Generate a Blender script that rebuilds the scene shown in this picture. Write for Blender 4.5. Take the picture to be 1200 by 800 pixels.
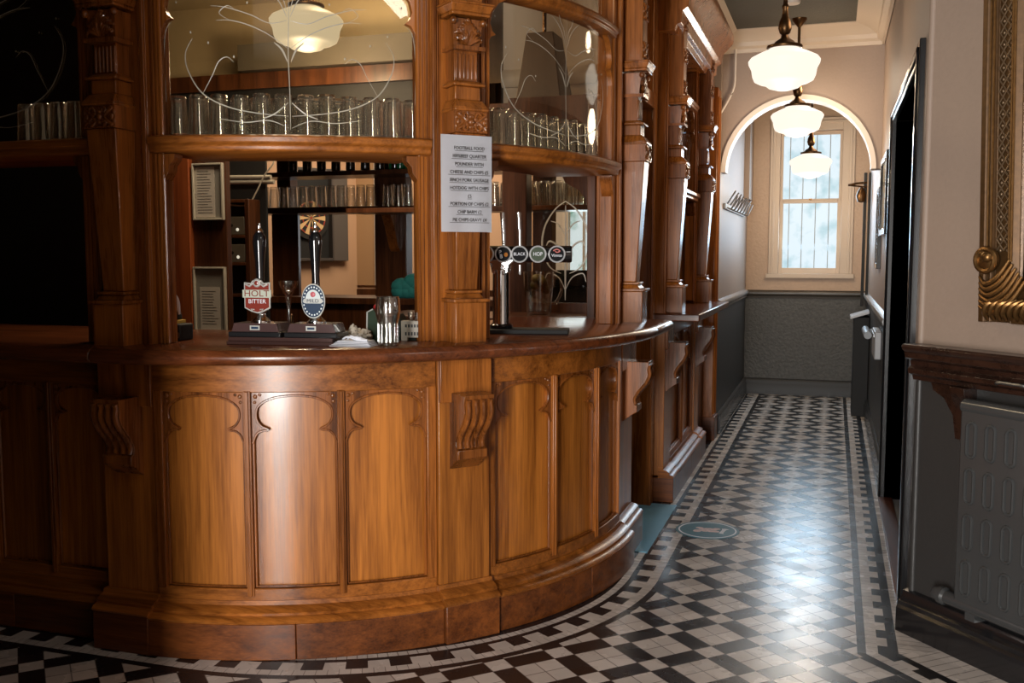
import bpy, bmesh, math, random
from mathutils import Vector, Matrix
from mathutils.geometry import tessellate_polygon
random.seed(7)
sin, cos, pi, rad = math.sin, math.cos, math.pi, math.radians
S = bpy.context.scene
COL = S.collection
for o in list(bpy.data.objects):
    bpy.data.objects.remove(o)

# ------------------------------------------------------------------ camera, light, exposure
S.view_settings.view_transform = 'Standard'
S.view_settings.look = 'None'
S.view_settings.gamma = 1.0
S.view_settings.use_curve_mapping = False
S.view_settings.exposure = 0.0
cam = bpy.data.cameras.new('camera')
cam.sensor_width = 36.0
cam.lens = 1153.0 / 1200.0 * 36.0
cam.clip_start = 0.05
camo = bpy.data.objects.new('camera', cam)
COL.objects.link(camo)
camo.location = (0, 0, 1.40)
camo.rotation_euler = (pi / 2 - 0.08836, 0, rad(18.08))
S.camera = camo
W = bpy.data.worlds.new('world')
S.world = W
W.use_nodes = True
W.node_tree.nodes['Background'].inputs[0].default_value = (0.75, 0.85, 1.0, 1)
W.node_tree.nodes['Background'].inputs[1].default_value = 0.6
try:
    S.cycles.max_bounces = 10
    S.cycles.transparent_max_bounces = 32
    S.cycles.sample_clamp_indirect = 4.0
    S.cycles.use_denoising = True
    S.cycles.caustics_reflective = False
    S.cycles.caustics_refractive = False
except Exception:
    pass


def area(name, loc, target, sx, sy, power, color, spread=pi):
    l = bpy.data.lights.new(name, 'AREA')
    l.shape = 'RECTANGLE'
    l.size, l.size_y = sx, sy
    l.energy = power
    l.color = color
    l.spread = spread
    o = bpy.data.objects.new(name, l)
    COL.objects.link(o)
    o.location = loc
    d = Vector(target) - Vector(loc)
    o.rotation_euler = d.to_track_quat('-Z', 'Y').to_euler()
    return o


area('street_door_daylight', (-0.75, -2.15, 1.12), (-0.75, 3.0, 1.12), 0.75, 2.15, 305, (1.0, 0.97, 0.93))
area('end_window_daylight', (-0.24, 10.12, 1.90), (-0.24, 5.0, 1.0), 0.52, 1.30, 20, (0.50, 0.76, 1.0))
area('front_room_fill', (0.9, 1.7, 2.97), (0.9, 1.7, 0.0), 0.6, 0.6, 15, (1.0, 0.93, 0.86))  # added fill with no fitting, brightens the front floor
area('bar_fill', (-2.35, 3.95, 2.96), (-2.5, 4.2, 0.0), 0.5, 0.5, 22, (1.0, 0.80, 0.56))  # fill put in to light the pier and glasses inside the bar
area('far_room_fill', (-3.9, 8.6, 2.93), (-3.9, 8.8, 0.0), 1.6, 0.8, 62, (1.0, 0.80, 0.58))  # unseen fill added to warm the far room, no lamp modelled
area('far_room_window_daylight', (-2.44, 9.78, 1.56), (-2.44, 5.0, 1.3), 0.3, 0.74, 4, (0.75, 0.9, 1.0))


# ------------------------------------------------------------------ materials
class X:
    """Shader-math expression on one node tree."""
    def __init__(s, nt, sock):
        s.nt, s.s = nt, sock

    def op(s, name, *a):
        n = s.nt.nodes.new('ShaderNodeMath')
        n.operation = name
        for i, v in enumerate((s,) + a):
            if isinstance(v, X):
                s.nt.links.new(v.s, n.inputs[i])
            else:
                n.inputs[i].default_value = float(v)
        return X(s.nt, n.outputs[0])

    def __add__(s, o): return s.op('ADD', o)
    def __sub__(s, o): return s.op('SUBTRACT', o)
    def __mul__(s, o): return s.op('MULTIPLY', o)
    def __truediv__(s, o): return s.op('DIVIDE', o)
    def lt(s, o): return s.op('LESS_THAN', o)
    def gt(s, o): return s.op('GREATER_THAN', o)
    def fract(s): return s.op('FRACT')
    def max(s, o): return s.op('MAXIMUM', o)
    def min(s, o): return s.op('MINIMUM', o)
    def abs(s): return s.op('ABSOLUTE')
    def inv(s): return (s * -1.0) + 1.0
    def between(s, a, b): return s.gt(a) * s.lt(b)


def newmat(name):
    m = bpy.data.materials.new(name)
    m.use_nodes = True
    nt = m.node_tree
    return m, nt, nt.nodes['Principled BSDF']


def pbr(name, col, rough=0.5, metal=0.0, emit=None, es=1.0, coat=0.0, noise=0.0, nscale=30.0, bump=0.0, spec=0.5):
    m, nt, b = newmat(name)
    b.inputs['Base Color'].default_value = (*col, 1)
    b.inputs['Roughness'].default_value = rough
    b.inputs['Metallic'].default_value = metal
    b.inputs['Coat Weight'].default_value = coat
    b.inputs['Specular IOR Level'].default_value = spec
    if emit:
        b.inputs['Emission Color'].default_value = (*emit, 1)
        b.inputs['Emission Strength'].default_value = es
    if noise or bump:
        tc = nt.nodes.new('ShaderNodeTexCoord')
        n = nt.nodes.new('ShaderNodeTexNoise')
        n.inputs['Scale'].default_value = nscale
        n.inputs['Detail'].default_value = 5
        nt.links.new(tc.outputs['Object'], n.inputs['Vector'])
        if noise:
            mx = nt.nodes.new('ShaderNodeMix')
            mx.data_type = 'RGBA'
            mx.inputs[6].default_value = (*[c * (1 - noise) for c in col], 1)
            mx.inputs[7].default_value = (*[min(1, c * (1 + noise)) for c in col], 1)
            nt.links.new(n.outputs['Fac'], mx.inputs[0])
            nt.links.new(mx.outputs[2], b.inputs['Base Color'])
        if bump:
            bp = nt.nodes.new('ShaderNodeBump')
            bp.inputs['Strength'].default_value = bump
            bp.inputs['Distance'].default_value = 0.01
            nt.links.new(n.outputs['Fac'], bp.inputs['Height'])
            nt.links.new(bp.outputs['Normal'], b.inputs['Normal'])
    return m


def wood(name, dark, light, rough=0.3, axis='z', scale=1.0, coat=0.3, bump=0.06):
    m, nt, b = newmat(name)
    tc = nt.nodes.new('ShaderNodeTexCoord')
    oi = nt.nodes.new('ShaderNodeObjectInfo')
    mp = nt.nodes.new('ShaderNodeMapping')
    sc = [26 * scale] * 3
    sc['xyz'.index(axis)] = 1.3 * scale
    mp.inputs['Scale'].default_value = sc
    nt.links.new(tc.outputs['Object'], mp.inputs['Vector'])
    cb = nt.nodes.new('ShaderNodeCombineXYZ')
    mul = nt.nodes.new('ShaderNodeMath')
    mul.operation = 'MULTIPLY'
    mul.inputs[1].default_value = 40.0
    nt.links.new(oi.outputs['Random'], mul.inputs[0])
    for i in range(3):
        nt.links.new(mul.outputs[0], cb.inputs[i])
    nt.links.new(cb.outputs[0], mp.inputs['Location'])
    n1 = nt.nodes.new('ShaderNodeTexNoise')
    n1.inputs['Scale'].default_value = 0.55
    n1.inputs['Detail'].default_value = 7
    n1.inputs['Roughness'].default_value = 0.62
    n1.inputs['Distortion'].default_value = 0.5
    nt.links.new(mp.outputs[0], n1.inputs['Vector'])
    n2 = nt.nodes.new('ShaderNodeTexNoise')
    n2.inputs['Scale'].default_value = 3.0
    n2.inputs['Detail'].default_value = 5
    nt.links.new(mp.outputs[0], n2.inputs['Vector'])
    mp3 = nt.nodes.new('ShaderNodeMapping')
    sc3 = [210 * scale] * 3
    sc3['xyz'.index(axis)] = 9 * scale
    mp3.inputs['Scale'].default_value = sc3
    nt.links.new(tc.outputs['Object'], mp3.inputs['Vector'])
    n3 = nt.nodes.new('ShaderNodeTexNoise')
    n3.inputs['Scale'].default_value = 1.0
    n3.inputs['Detail'].default_value = 3
    nt.links.new(mp3.outputs[0], n3.inputs['Vector'])
    a = X(nt, n1.outputs['Fac']) * 0.56 + X(nt, n2.outputs['Fac']) * 0.24 + X(nt, n3.outputs['Fac']) * 0.20
    cr = nt.nodes.new('ShaderNodeValToRGB')
    e = cr.color_ramp.elements
    e[0].position, e[0].color = 0.37, (*dark, 1)
    e[1].position, e[1].color = 0.61, (*light, 1)
    nt.links.new(a.s, cr.inputs[0])
    hs = nt.nodes.new('ShaderNodeHueSaturation')
    v = X(nt, oi.outputs['Random']) * 0.22 + 0.89
    nt.links.new(v.s, hs.inputs['Value'])
    nt.links.new(cr.outputs[0], hs.inputs['Color'])
    nt.links.new(hs.outputs[0], b.inputs['Base Color'])
    r = a * 0.18 + (rough - 0.09)
    nt.links.new(r.s, b.inputs['Roughness'])
    b.inputs['Coat Weight'].default_value = coat
    b.inputs['Coat Roughness'].default_value = 0.16
    b.inputs['Specular IOR Level'].default_value = 0.32
    bp = nt.nodes.new('ShaderNodeBump')
    bp.inputs['Strength'].default_value = bump
    bp.inputs['Distance'].default_value = 0.004
    nt.links.new(a.s, bp.inputs['Height'])
    nt.links.new(bp.outputs['Normal'], b.inputs['Normal'])
    return m


def thin_glass(name, tint=(1, 1, 1), rough=0.02, base=0.03, edge=0.75, power=2.6):
    """A pane or a vessel wall: clear in the middle, bright reflections towards its edges."""
    m, nt, b = newmat(name)
    nt.nodes.remove(b)
    out = nt.nodes['Material Output']
    tr = nt.nodes.new('ShaderNodeBsdfTransparent')
    tr.inputs[0].default_value = (*tint, 1)
    gl = nt.nodes.new('ShaderNodeBsdfGlossy')
    gl.inputs['Roughness'].default_value = rough
    lw = nt.nodes.new('ShaderNodeLayerWeight')
    lw.inputs['Blend'].default_value = 0.5
    f = X(nt, lw.outputs['Facing']).op('POWER', power) * edge + base
    mx = nt.nodes.new('ShaderNodeMixShader')
    nt.links.new(f.s, mx.inputs[0])
    nt.links.new(tr.outputs[0], mx.inputs[1])
    nt.links.new(gl.outputs[0], mx.inputs[2])
    nt.links.new(mx.outputs[0], out.inputs[0])
    return m


def emis(name, col, strength=1.0):
    return pbr(name, (0.0, 0.0, 0.0), 0.6, emit=col, es=strength)


M = {}
M['frame'] = wood('mahogany_frame', (0.10, 0.027, 0.004), (0.37, 0.118, 0.020), 0.28, coat=0.2)
M['panel'] = wood('mahogany_panel', (0.14, 0.038, 0.005), (0.47, 0.160, 0.024), 0.33, scale=0.8, coat=0.55)
M['rail'] = wood('mahogany_rail', (0.10, 0.027, 0.004), (0.37, 0.120, 0.020), 0.30, axis='x', coat=0.12)
M['carve'] = wood('mahogany_carving', (0.055, 0.015, 0.003), (0.30, 0.092, 0.017), 0.28, coat=0.4)
M['top'] = wood('counter_top_wood', (0.040, 0.011, 0.005), (0.16, 0.044, 0.013), 0.24, axis='x', coat=0.3)
M['plinth'] = wood('plinth_wood', (0.045, 0.012, 0.004), (0.19, 0.054, 0.011), 0.36, axis='x', coat=0.15)
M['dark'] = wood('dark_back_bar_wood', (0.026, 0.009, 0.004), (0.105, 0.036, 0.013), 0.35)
M['red'] = wood('reddish_board_wood', (0.16, 0.035, 0.010), (0.36, 0.09, 0.024), 0.4)
M['black'] = pbr('black_gloss_paint', (0.010, 0.010, 0.011), 0.22, coat=0.3)
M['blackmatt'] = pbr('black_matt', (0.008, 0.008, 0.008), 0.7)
M['blackplastic'] = pbr('black_plastic', (0.006, 0.006, 0.007), 0.12, coat=0.5)
M['beige'] = pbr('beige_wall_paint', (0.31, 0.232, 0.182), 0.55, noise=0.06, nscale=60, bump=0.12)
M['end'] = pbr('embossed_beige_wallpaper', (0.50, 0.350, 0.240), 0.5, noise=0.08, nscale=38, bump=0.6)
M['grey'] = pbr('grey_dado_paint', (0.030, 0.029, 0.028), 0.45, noise=0.08, nscale=60, bump=0.12)
M['emboss'] = pbr('embossed_grey_dado', (0.080, 0.078, 0.072), 0.5, noise=0.5, nscale=42, bump=1.0)
M['cream'] = pbr('cream_plaster', (0.62, 0.50, 0.39), 0.6, noise=0.03, nscale=20)
M['white'] = pbr('off_white_paint', (0.68, 0.60, 0.52), 0.45)
M['ceil'] = pbr('dark_olive_ceiling', (0.085, 0.078, 0.062), 0.8, noise=0.15, nscale=80, bump=0.2)
M['barceil'] = pbr('veil_toned_ceiling', (0.36, 0.28, 0.16), 0.8, noise=0.1, nscale=8)  # olive-brown, lightened to imitate reflections veiling the curved pane
M['cornice'] = pbr('cornice_paint', (0.56, 0.46, 0.36), 0.5)
M['brass'] = pbr('antique_brass', (0.085, 0.045, 0.020), 0.36, metal=1.0)
M['chrome'] = pbr('chrome', (0.80, 0.82, 0.85), 0.08, metal=1.0)
M['steel'] = pbr('dull_steel', (0.30, 0.31, 0.32), 0.40, metal=1.0)
M['gilt'] = pbr('old_gilt', (0.20, 0.105, 0.036), 0.36, metal=0.85, noise=0.5, nscale=60)
M['giltdark'] = pbr('dark_gilt', (0.085, 0.042, 0.014), 0.42, metal=0.5, noise=0.5, nscale=50)
M['mirror'] = pbr('mirror_glass', (0.8, 0.8, 0.8), 0.03, metal=1.0)
M['pane'] = thin_glass('clear_window_glass', (0.97, 0.95, 0.90), 0.015, 0.035, 0.5, 3.0)
M['vessel'] = thin_glass('drinking_glass', (0.95, 0.95, 0.93), 0.06, 0.13, 0.87, 1.3)
M['etch'] = pbr('etched_frosting', (0.34, 0.31, 0.25), 0.3)
M['paper'] = pbr('white_paper', (0.74, 0.76, 0.82), 0.6, noise=0.03, nscale=14)
M['ink'] = pbr('black_ink', (0.012, 0.012, 0.014), 0.6)
M['lamp'] = emis('lit_opal_glass', (1.0, 0.89, 0.76), 1.12)
M['lampdim'] = emis('dim_opal_glass', (1.0, 0.80, 0.50), 0.62)
M['radiator'] = pbr('grey_radiator_paint', (0.042, 0.044, 0.045), 0.26, coat=0.2)
M['bluemat'] = pbr('sky_tinted_blue_vinyl', (0.19, 0.46, 0.78), 0.35, noise=0.6, nscale=260)  # light blue vinyl with reflected sky painted into its colour
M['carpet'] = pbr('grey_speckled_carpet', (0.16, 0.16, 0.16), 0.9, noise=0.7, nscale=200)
M['badgering'] = pbr('bright_badge_ring', (0.72, 0.73, 0.75), 0.3, metal=0.4)
M['etchbright'] = pbr('bright_etching', (0.78, 0.76, 0.70), 0.3)
M['cylgrey'] = pbr('grey_metal_tube', (0.20, 0.21, 0.22), 0.5, metal=0.5)
M['teal'] = pbr('teal_vinyl', (0.035, 0.15, 0.20), 0.4, noise=0.3, nscale=30)
M['pink'] = pbr('pale_pink_print', (0.72, 0.52, 0.52), 0.5, noise=0.5, nscale=90)
M['red_clip'] = pbr('red_enamel', (0.20, 0.028, 0.018), 0.25, coat=0.4)
M['silver'] = pbr('silver_trim', (0.66, 0.66, 0.62), 0.28, metal=0.6)
M['navy'] = pbr('navy_enamel', (0.015, 0.035, 0.075), 0.3)
M['green'] = pbr('green_bottle_glass', (0.01, 0.12, 0.045), 0.08, coat=0.5)
M['brownglass'] = pbr('dark_bottle_glass', (0.016, 0.011, 0.008), 0.1, coat=0.5)
M['tealcloth'] = pbr('teal_cloth', (0.015, 0.19, 0.20), 0.8, noise=0.4, nscale=30)
M['card'] = pbr('grey_cardboard', (0.36, 0.33, 0.28), 0.7)
M['frame_alu'] = pbr('pale_frame', (0.58, 0.54, 0.44), 0.4)
M['board'] = pbr('grey_backing_board', (0.30, 0.28, 0.24), 0.7)
M['wallstripe_a'] = pbr('peach_wallpaper', (0.58, 0.36, 0.22), 0.7)
M['wallstripe_b'] = pbr('tan_wallpaper', (0.42, 0.245, 0.12), 0.7)
M['wallstripe_c'] = pbr('pale_wallpaper', (0.56, 0.49, 0.43), 0.7)
M['orange'] = pbr('orange_badge', (0.35, 0.13, 0.025), 0.7, spec=0.1)
M['badgegreen'] = pbr('grey_green_badge', (0.07, 0.09, 0.065), 0.7, spec=0.1)
M['badgeblack'] = pbr('black_badge', (0.008, 0.008, 0.009), 0.7, spec=0.1)
M['yellow'] = pbr('yellow_paper', (0.75, 0.50, 0.10), 0.7)
M['dartcream'] = pbr('cream_sisal', (0.66, 0.45, 0.22), 0.9)
M['dartblack'] = pbr('black_sisal', (0.02, 0.018, 0.016), 0.9)
M['dartred'] = pbr('red_sisal', (0.36, 0.05, 0.03), 0.9)
M['sill'] = wood('door_sill_wood', (0.05, 0.016, 0.010), (0.14, 0.045, 0.028), 0.4, axis='y')
M['daylight'] = None


def window_light(name, strength, green=0.0):
    """Bright sky seen through a textured pane: what is outside the window gives off the light."""
    m, nt, b = newmat(name)
    tc = nt.nodes.new('ShaderNodeTexCoord')
    n = nt.nodes.new('ShaderNodeTexNoise')
    n.inputs['Scale'].default_value = 5.0
    n.inputs['Detail'].default_value = 4
    nt.links.new(tc.outputs['Object'], n.inputs['Vector'])
    cr = nt.nodes.new('ShaderNodeValToRGB')
    e = cr.color_ramp.elements
    e[0].position, e[0].color = 0.30, (0.42, 0.66, 0.74, 1) if not green else (0.10, 0.30, 0.20, 1)
    e[1].position, e[1].color = 0.50, (0.78, 0.92, 1.0, 1)
    nt.links.new(n.outputs['Fac'], cr.inputs[0])
    b.inputs['Base Color'].default_value = (0, 0, 0, 1)
    nt.links.new(cr.outputs[0], b.inputs['Emission Color'])
    b.inputs['Emission Strength'].default_value = strength
    return m


M['daylight'] = window_light('frosted_daylight', 0.95)
M['garden'] = window_light('garden_daylight', 0.9, 1.0)


def floor_material():
    m, nt, b = newmat('victorian_floor_tiles')
    g = nt.nodes.new('ShaderNodeNewGeometry')
    sx = nt.nodes.new('ShaderNodeSeparateXYZ')
    nt.links.new(g.outputs['Position'], sx.inputs[0])
    x, y = X(nt, sx.outputs[0]), X(nt, sx.outputs[1])
    P = 0.2377
    u = P / 3
    # the field: big light squares of four tiles, black oblongs, small light squares, all turned 45 degrees
    p, q = x + 0.5505, y - 3.5859
    a = (p + q) * (1 / math.sqrt(2) / P) + 1 / 6
    c = (p - q) * (1 / math.sqrt(2) / P) + 1 / 6
    fa, fc = a.fract(), c.fract()
    na, nc = fa.lt(1 / 3), fc.lt(1 / 3)
    black = (na - nc).abs()

    def grout(t, w=0.028):
        return ((t.fract() - 0.5).abs()).gt(0.5 - w)
    gl = grout(a * 3).max(grout(c * 3))
    # border round the bar
    ax, ay = (x + 2.11), (y * -1.0 + 4.15)
    mx, my = ax.max(0.0), ay.max(0.0)
    dl = (mx * mx + my * my).op('SQRT')
    R = 1.44
    sl = ax.min(0.0) + (y - 4.15).max(0.0) + mx.op('ARCTAN2', my) * R
    # border along the right wall and its canted return
    d2 = x * 0.756 + y * 0.654 - 2.302
    dr = x.min(d2)
    side = x.lt(d2)
    sr = y * side + (x * 0.654 - y * 0.756) * side.inv()

    def border(d, s, z0, sgn, phase):
        # z0 = inner field edge; widths run outwards from the field
        e = (d - z0) * sgn
        line1 = e.between(0.0, 0.030)
        strip = e.between(0.030, 0.070)
        dent = e.between(0.070, 0.130 if sgn < 0 else 0.104)
        e2 = 0.130 if sgn < 0 else 0.104
        line2 = e.between(e2, e2 + (0.022 if sgn < 0 else 0.034))
        inside = e.gt(0.0)
        if sgn < 0:
            line2 = (line2 + e.gt(e2 + 0.054)).min(1.0)
        t = (s + phase) * (1 / 0.1585)
        dk = dent * t.fract().lt(0.5)
        blk = (line1 + dk + line2).min(1.0)
        gr = (grout((s + phase) * (1 / 0.0396) + 0.5, 0.03) * strip).max(grout((s + phase) * (1 / 0.0396), 0.05) * e.gt(e2 + 0.02))
        return inside, blk, gr
    i1, b1, g1 = border(dl, sl, 1.455, -1.0, 0.02)
    i2, b2, g2 = border(dr, sr, 0.115, 1.0, 0.06)
    blk = black * i1.inv() * i2.inv() + b1 * i1 + b2 * i2 * i1.inv()
    grt = gl * i1.inv() * i2.inv() + g1 * i1 + g2 * i2 * i1.inv()
    tc = nt.nodes.new('ShaderNodeTexNoise')
    tc.inputs['Scale'].default_value = 7.0
    tc.inputs['Detail'].default_value = 6
    nt.links.new(g.outputs['Position'], tc.inputs['Vector'])
    wn = nt.nodes.new('ShaderNodeTexWhiteNoise')
    wn.noise_dimensions = '2D'
    cb = nt.nodes.new('ShaderNodeCombineXYZ')
    nt.links.new((a * 3).op('FLOOR').s, cb.inputs[0])
    nt.links.new((c * 3).op('FLOOR').s, cb.inputs[1])
    nt.links.new(cb.outputs[0], wn.inputs['Vector'])
    v = X(nt, tc.outputs['Fac']) * 0.5 + X(nt, wn.outputs['Value']) * 0.25 + 0.62

    def mix(f, c1, c2):
        n = nt.nodes.new('ShaderNodeMix')
        n.data_type = 'RGBA'
        nt.links.new(f.s, n.inputs[0])
        for k, cc in ((6, c1), (7, c2)):
            if isinstance(cc, tuple):
                n.inputs[k].default_value = (*cc, 1)
            else:
                nt.links.new(cc, n.inputs[k])
        return n.outputs[2]
    light = mix(grt, (0.60, 0.545, 0.50), (0.24, 0.21, 0.19))
    colr = mix(blk, light, (0.013, 0.013, 0.015))
    hs = nt.nodes.new('ShaderNodeHueSaturation')
    nt.links.new(v.s, hs.inputs['Value'])
    nt.links.new(colr, hs.inputs['Color'])
    nt.links.new(hs.outputs[0], b.inputs['Base Color'])
    r = X(nt, tc.outputs['Fac']) * 0.25 + 0.14
    nt.links.new(r.s, b.inputs['Roughness'])
    bp = nt.nodes.new('ShaderNodeBump')
    bp.inputs['Strength'].default_value = 0.25
    bp.inputs['Distance'].default_value = 0.003
    h = grt.inv() + X(nt, tc.outputs['Fac']) * 0.25
    nt.links.new(h.s, bp.inputs['Height'])
    nt.links.new(bp.outputs['Normal'], b.inputs['Normal'])
    return m


M['floor'] = floor_material()

# ------------------------------------------------------------------ geometry helpers
CX, CY, R0 = -2.36, 4.30, 1.43      # the round corner of the bar


class Arc:
    """u = arc length along the round bar front, v = height, w = out from the face."""
    def __init__(s, r=R0): s.r = r
    def __call__(s, u, v, w):
        t = u / s.r
        r = s.r + w
        return Vector((CX + r * sin(t), CY - r * cos(t), v))


class Flat:
    """A straight face: origin, direction of u in degrees from +X; w points to the right of u."""
    def __init__(s, x, y, deg, z=0.0, tilt=0.0):
        s.o = Vector((x, y, z))
        t = rad(deg)
        s.u = Vector((cos(t), sin(t), 0))
        s.w = Vector((sin(t), -cos(t), 0))
        s.v = Vector((0, 0, 1))
        if tilt:
            k = rad(tilt)
            s.v = Vector((0, 0, cos(k))) + s.w * sin(k)
            s.w = s.w * cos(k) - Vector((0, 0, sin(k)))
    def __call__(s, u, v, w):
        return s.o + s.u * u + s.v * v + s.w * w


ID = Flat(0, 0, 0)
WORLD = lambda u, v, w: Vector((u, v, w))


class B:
    def __init__(s):
        s.b = bmesh.new()

    def box(s, u0, u1, v0, v1, w0, w1):
        vs = [s.b.verts.new(p) for p in ((u0, v0, w0), (u1, v0, w0), (u1, v1, w0), (u0, v1, w0), (u0, v0, w1), (u1, v0, w1), (u1, v1, w1), (u0, v1, w1))]
        for f in ((3, 2, 1, 0), (4, 5, 6, 7), (0, 1, 5, 4), (1, 2, 6, 5), (2, 3, 7, 6), (3, 0, 4, 7)):
            s.b.faces.new([vs[i] for i in f])
        return s

    def taper(s, c0, h0, v0, c1, h1, v1, w0=0.0):
        """frustum: half width h at height v, depth c (from w0 outwards)"""
        vs = [s.b.verts.new(p) for p in ((-h0, v0, w0), (h0, v0, w0), (h0, v0, c0), (-h0, v0, c0), (-h1, v1, w0), (h1, v1, w0), (h1, v1, c1), (-h1, v1, c1))]
        for f in ((3, 2, 1, 0), (4, 5, 6, 7), (0, 1, 5, 4), (1, 2, 6, 5), (2, 3, 7, 6), (3, 0, 4, 7)):
            s.b.faces.new([vs[i] for i in f])
        return s

    def prism(s, poly, w0, w1):
        """polygon in (u, v) given thickness from w0 to w1"""
        n = len(poly)
        tris = tessellate_polygon([[Vector((a, c, 0)) for a, c in poly]])
        lo = [s.b.verts.new((a, c, w0)) for a, c in poly]
        hi = [s.b.verts.new((a, c, w1)) for a, c in poly]
        for t in tris:
            try:
                s.b.faces.new([lo[i] for i in t])
                s.b.faces.new([hi[i] for i in reversed(t)])
            except ValueError:
                pass
        for i in range(n):
            j = (i + 1) % n
            s.b.faces.new((lo[i], lo[j], hi[j], hi[i]))
        return s

    def run(s, prof, u0, u1):
        """profile in (w, v) run along u"""
        n = len(prof)
        tris = tessellate_polygon([[Vector((a, c, 0)) for a, c in prof]])
        lo = [s.b.verts.new((u0, c, a)) for a, c in prof]
        hi = [s.b.verts.new((u1, c, a)) for a, c in prof]
        for t in tris:
            try:
                s.b.faces.new([lo[i] for i in t])
                s.b.faces.new([hi[i] for i in reversed(t)])
            except ValueError:
                pass
        for i in range(n):
            j = (i + 1) % n
            s.b.faces.new((lo[i], lo[j], hi[j], hi[i]))
        return s

    def rise(s, prof, v0, v1):
        """profile in (u, w) run along v"""
        n = len(prof)
        tris = tessellate_polygon([[Vector((a, c, 0)) for a, c in prof]])
        lo = [s.b.verts.new((a, v0, c)) for a, c in prof]
        hi = [s.b.verts.new((a, v1, c)) for a, c in prof]
        for t in tris:
            try:
                s.b.faces.new([lo[i] for i in t])
                s.b.faces.new([hi[i] for i in reversed(t)])
            except ValueError:
                pass
        for i in range(n):
            j = (i + 1) % n
            s.b.faces.new((lo[i], lo[j], hi[j], hi[i]))
        return s

    def lathe(s, prof, cu=0.0, cw=0.0, seg=24, axis='v', off=0.0):
        """profile (radius, height); axis v (up), w (out) or u (along)"""
        rings = []
        for r, h in prof:
            ring = []
            if r < 1e-5:
                pts = [(0.0, 0.0)]
            else:
                pts = [(r * cos(2 * pi * k / seg), r * sin(2 * pi * k / seg)) for k in range(seg)]
            for a, c in pts:
                if axis == 'v':
                    ring.append(s.b.verts.new((cu + a, h, cw + c)))
                elif axis == 'w':
                    ring.append(s.b.verts.new((cu + a, cw + c, h)))
                else:
                    ring.append(s.b.verts.new((h, cu + a, cw + c)))
            rings.append(ring)
        for r1, r2 in zip(rings, rings[1:]):
            n1, n2 = len(r1), len(r2)
            if n1 == 1 and n2 == 1:
                continue
            for k in range(max(n1, n2)):
                k2 = (k + 1) % max(n1, n2)
                if n1 == 1:
                    s.b.faces.new((r1[0], r2[k2], r2[k]))
                elif n2 == 1:
                    s.b.faces.new((r1[k], r1[k2], r2[0]))
                else:
                    s.b.faces.new((r1[k], r1[k2], r2[k2], r2[k]))
        return s

    def ball(s, c, r, sc=(1, 1, 1), seg=12):
        mt = Matrix.Translation(c) @ Matrix.Diagonal((r * sc[0], r * sc[1], r * sc[2], 1))
        bmesh.ops.create_uvsphere(s.b, u_segments=seg, v_segments=max(6, seg // 2), radius=1.0, matrix=mt)
        return s

    def tube(s, pts, r, seg=8, flat=1.0, closed=False):
        """round bar through points; r may be a list; flat squeezes it along w"""
        pts = [Vector(p) for p in pts]
        n = len(pts)
        rs = r if isinstance(r, (list, tuple)) else [r] * n
        rings = []
        for i, p in enumerate(pts):
            if closed:
                d = pts[(i + 1) % n] - pts[i - 1]
            else:
                d = pts[min(i + 1, n - 1)] - pts[max(i - 1, 0)]
            if d.length < 1e-9:
                d = Vector((0, 1, 0))
            d.normalize()
            ref = Vector((0, 0, 1)) if abs(d.z) < 0.9 else Vector((1, 0, 0))
            a = d.cross(ref).normalized()
            c = a.cross(d)
            ring = []
            for k in range(seg):
                t = 2 * pi * k / seg
                q = a * (cos(t) * rs[i]) + c * (sin(t) * rs[i])
                q.z *= flat
                ring.append(s.b.verts.new(p + q))
            rings.append(ring)
        m = n if closed else n - 1
        for i in range(m):
            r1, r2 = rings[i], rings[(i + 1) % n]
            for k in range(seg):
                k2 = (k + 1) % seg
                s.b.faces.new((r1[k], r1[k2], r2[k2], r2[k]))
        if not closed:
            s.b.faces.new(list(reversed(rings[0])))
            s.b.faces.new(rings[-1])
        return s

    def cut(s, step):
        us = [v.co.x for v in s.b.verts]
        if not us:
            return s
        a, e = min(us), max(us)
        k = math.ceil(a / step + 1e-6)
        while k * step < e - 1e-6:
            g = list(s.b.verts) + list(s.b.edges) + list(s.b.faces)
            bmesh.ops.bisect_plane(s.b, geom=g, plane_co=(k * step, 0, 0), plane_no=(1, 0, 0), dist=1e-6)
            k += 1
        return s

    def build(s, name, mat, parent=None, fr=None, loc=None, bevel=0.0, smooth=40, seg=2):
        if isinstance(fr, Arc):
            s.cut(0.05)
        if fr is not None:
            for v in s.b.verts:
                v.co = fr(*v.co)
        base = Vector(loc) if loc is not None else (parent_base(parent) if parent else Vector((0, 0, 0)))
        for v in s.b.verts:
            v.co -= base
        bmesh.ops.recalc_face_normals(s.b, faces=s.b.faces)
        me = bpy.data.meshes.new(name)
        s.b.to_mesh(me)
        s.b.free()
        if smooth:
            me.polygons.foreach_set('use_smooth', [True] * len(me.polygons))
            try:
                me.set_sharp_from_angle(angle=rad(smooth))
            except Exception:
                pass
        me.materials.append(mat)
        o = bpy.data.objects.new(name, me)
        COL.objects.link(o)
        if parent:
            o.parent = parent
        else:
            o.location = base
        if bevel:
            md = o.modifiers.new('bevel', 'BEVEL')
            md.width = bevel
            md.segments = seg
            md.limit_method = 'ANGLE'
            md.angle_limit = rad(38)
            md.harden_normals = False
        return o


def parent_base(o):
    b = Vector((0, 0, 0))
    while o:
        b += o.location
        o = o.parent
    return b


def tag(o, label, cat, group=None, kind='thing'):
    o['label'], o['category'], o['kind'] = label, cat, kind
    if group:
        o['group'] = group
    return o


def thing(name, label, cat, loc, group=None):
    o = bpy.data.objects.new(name, None)
    COL.objects.link(o)
    o.location = loc
    o.empty_display_size = 0.1
    return tag(o, label, cat, group)


def struct(o):
    o['kind'] = 'structure'
    return o


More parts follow.
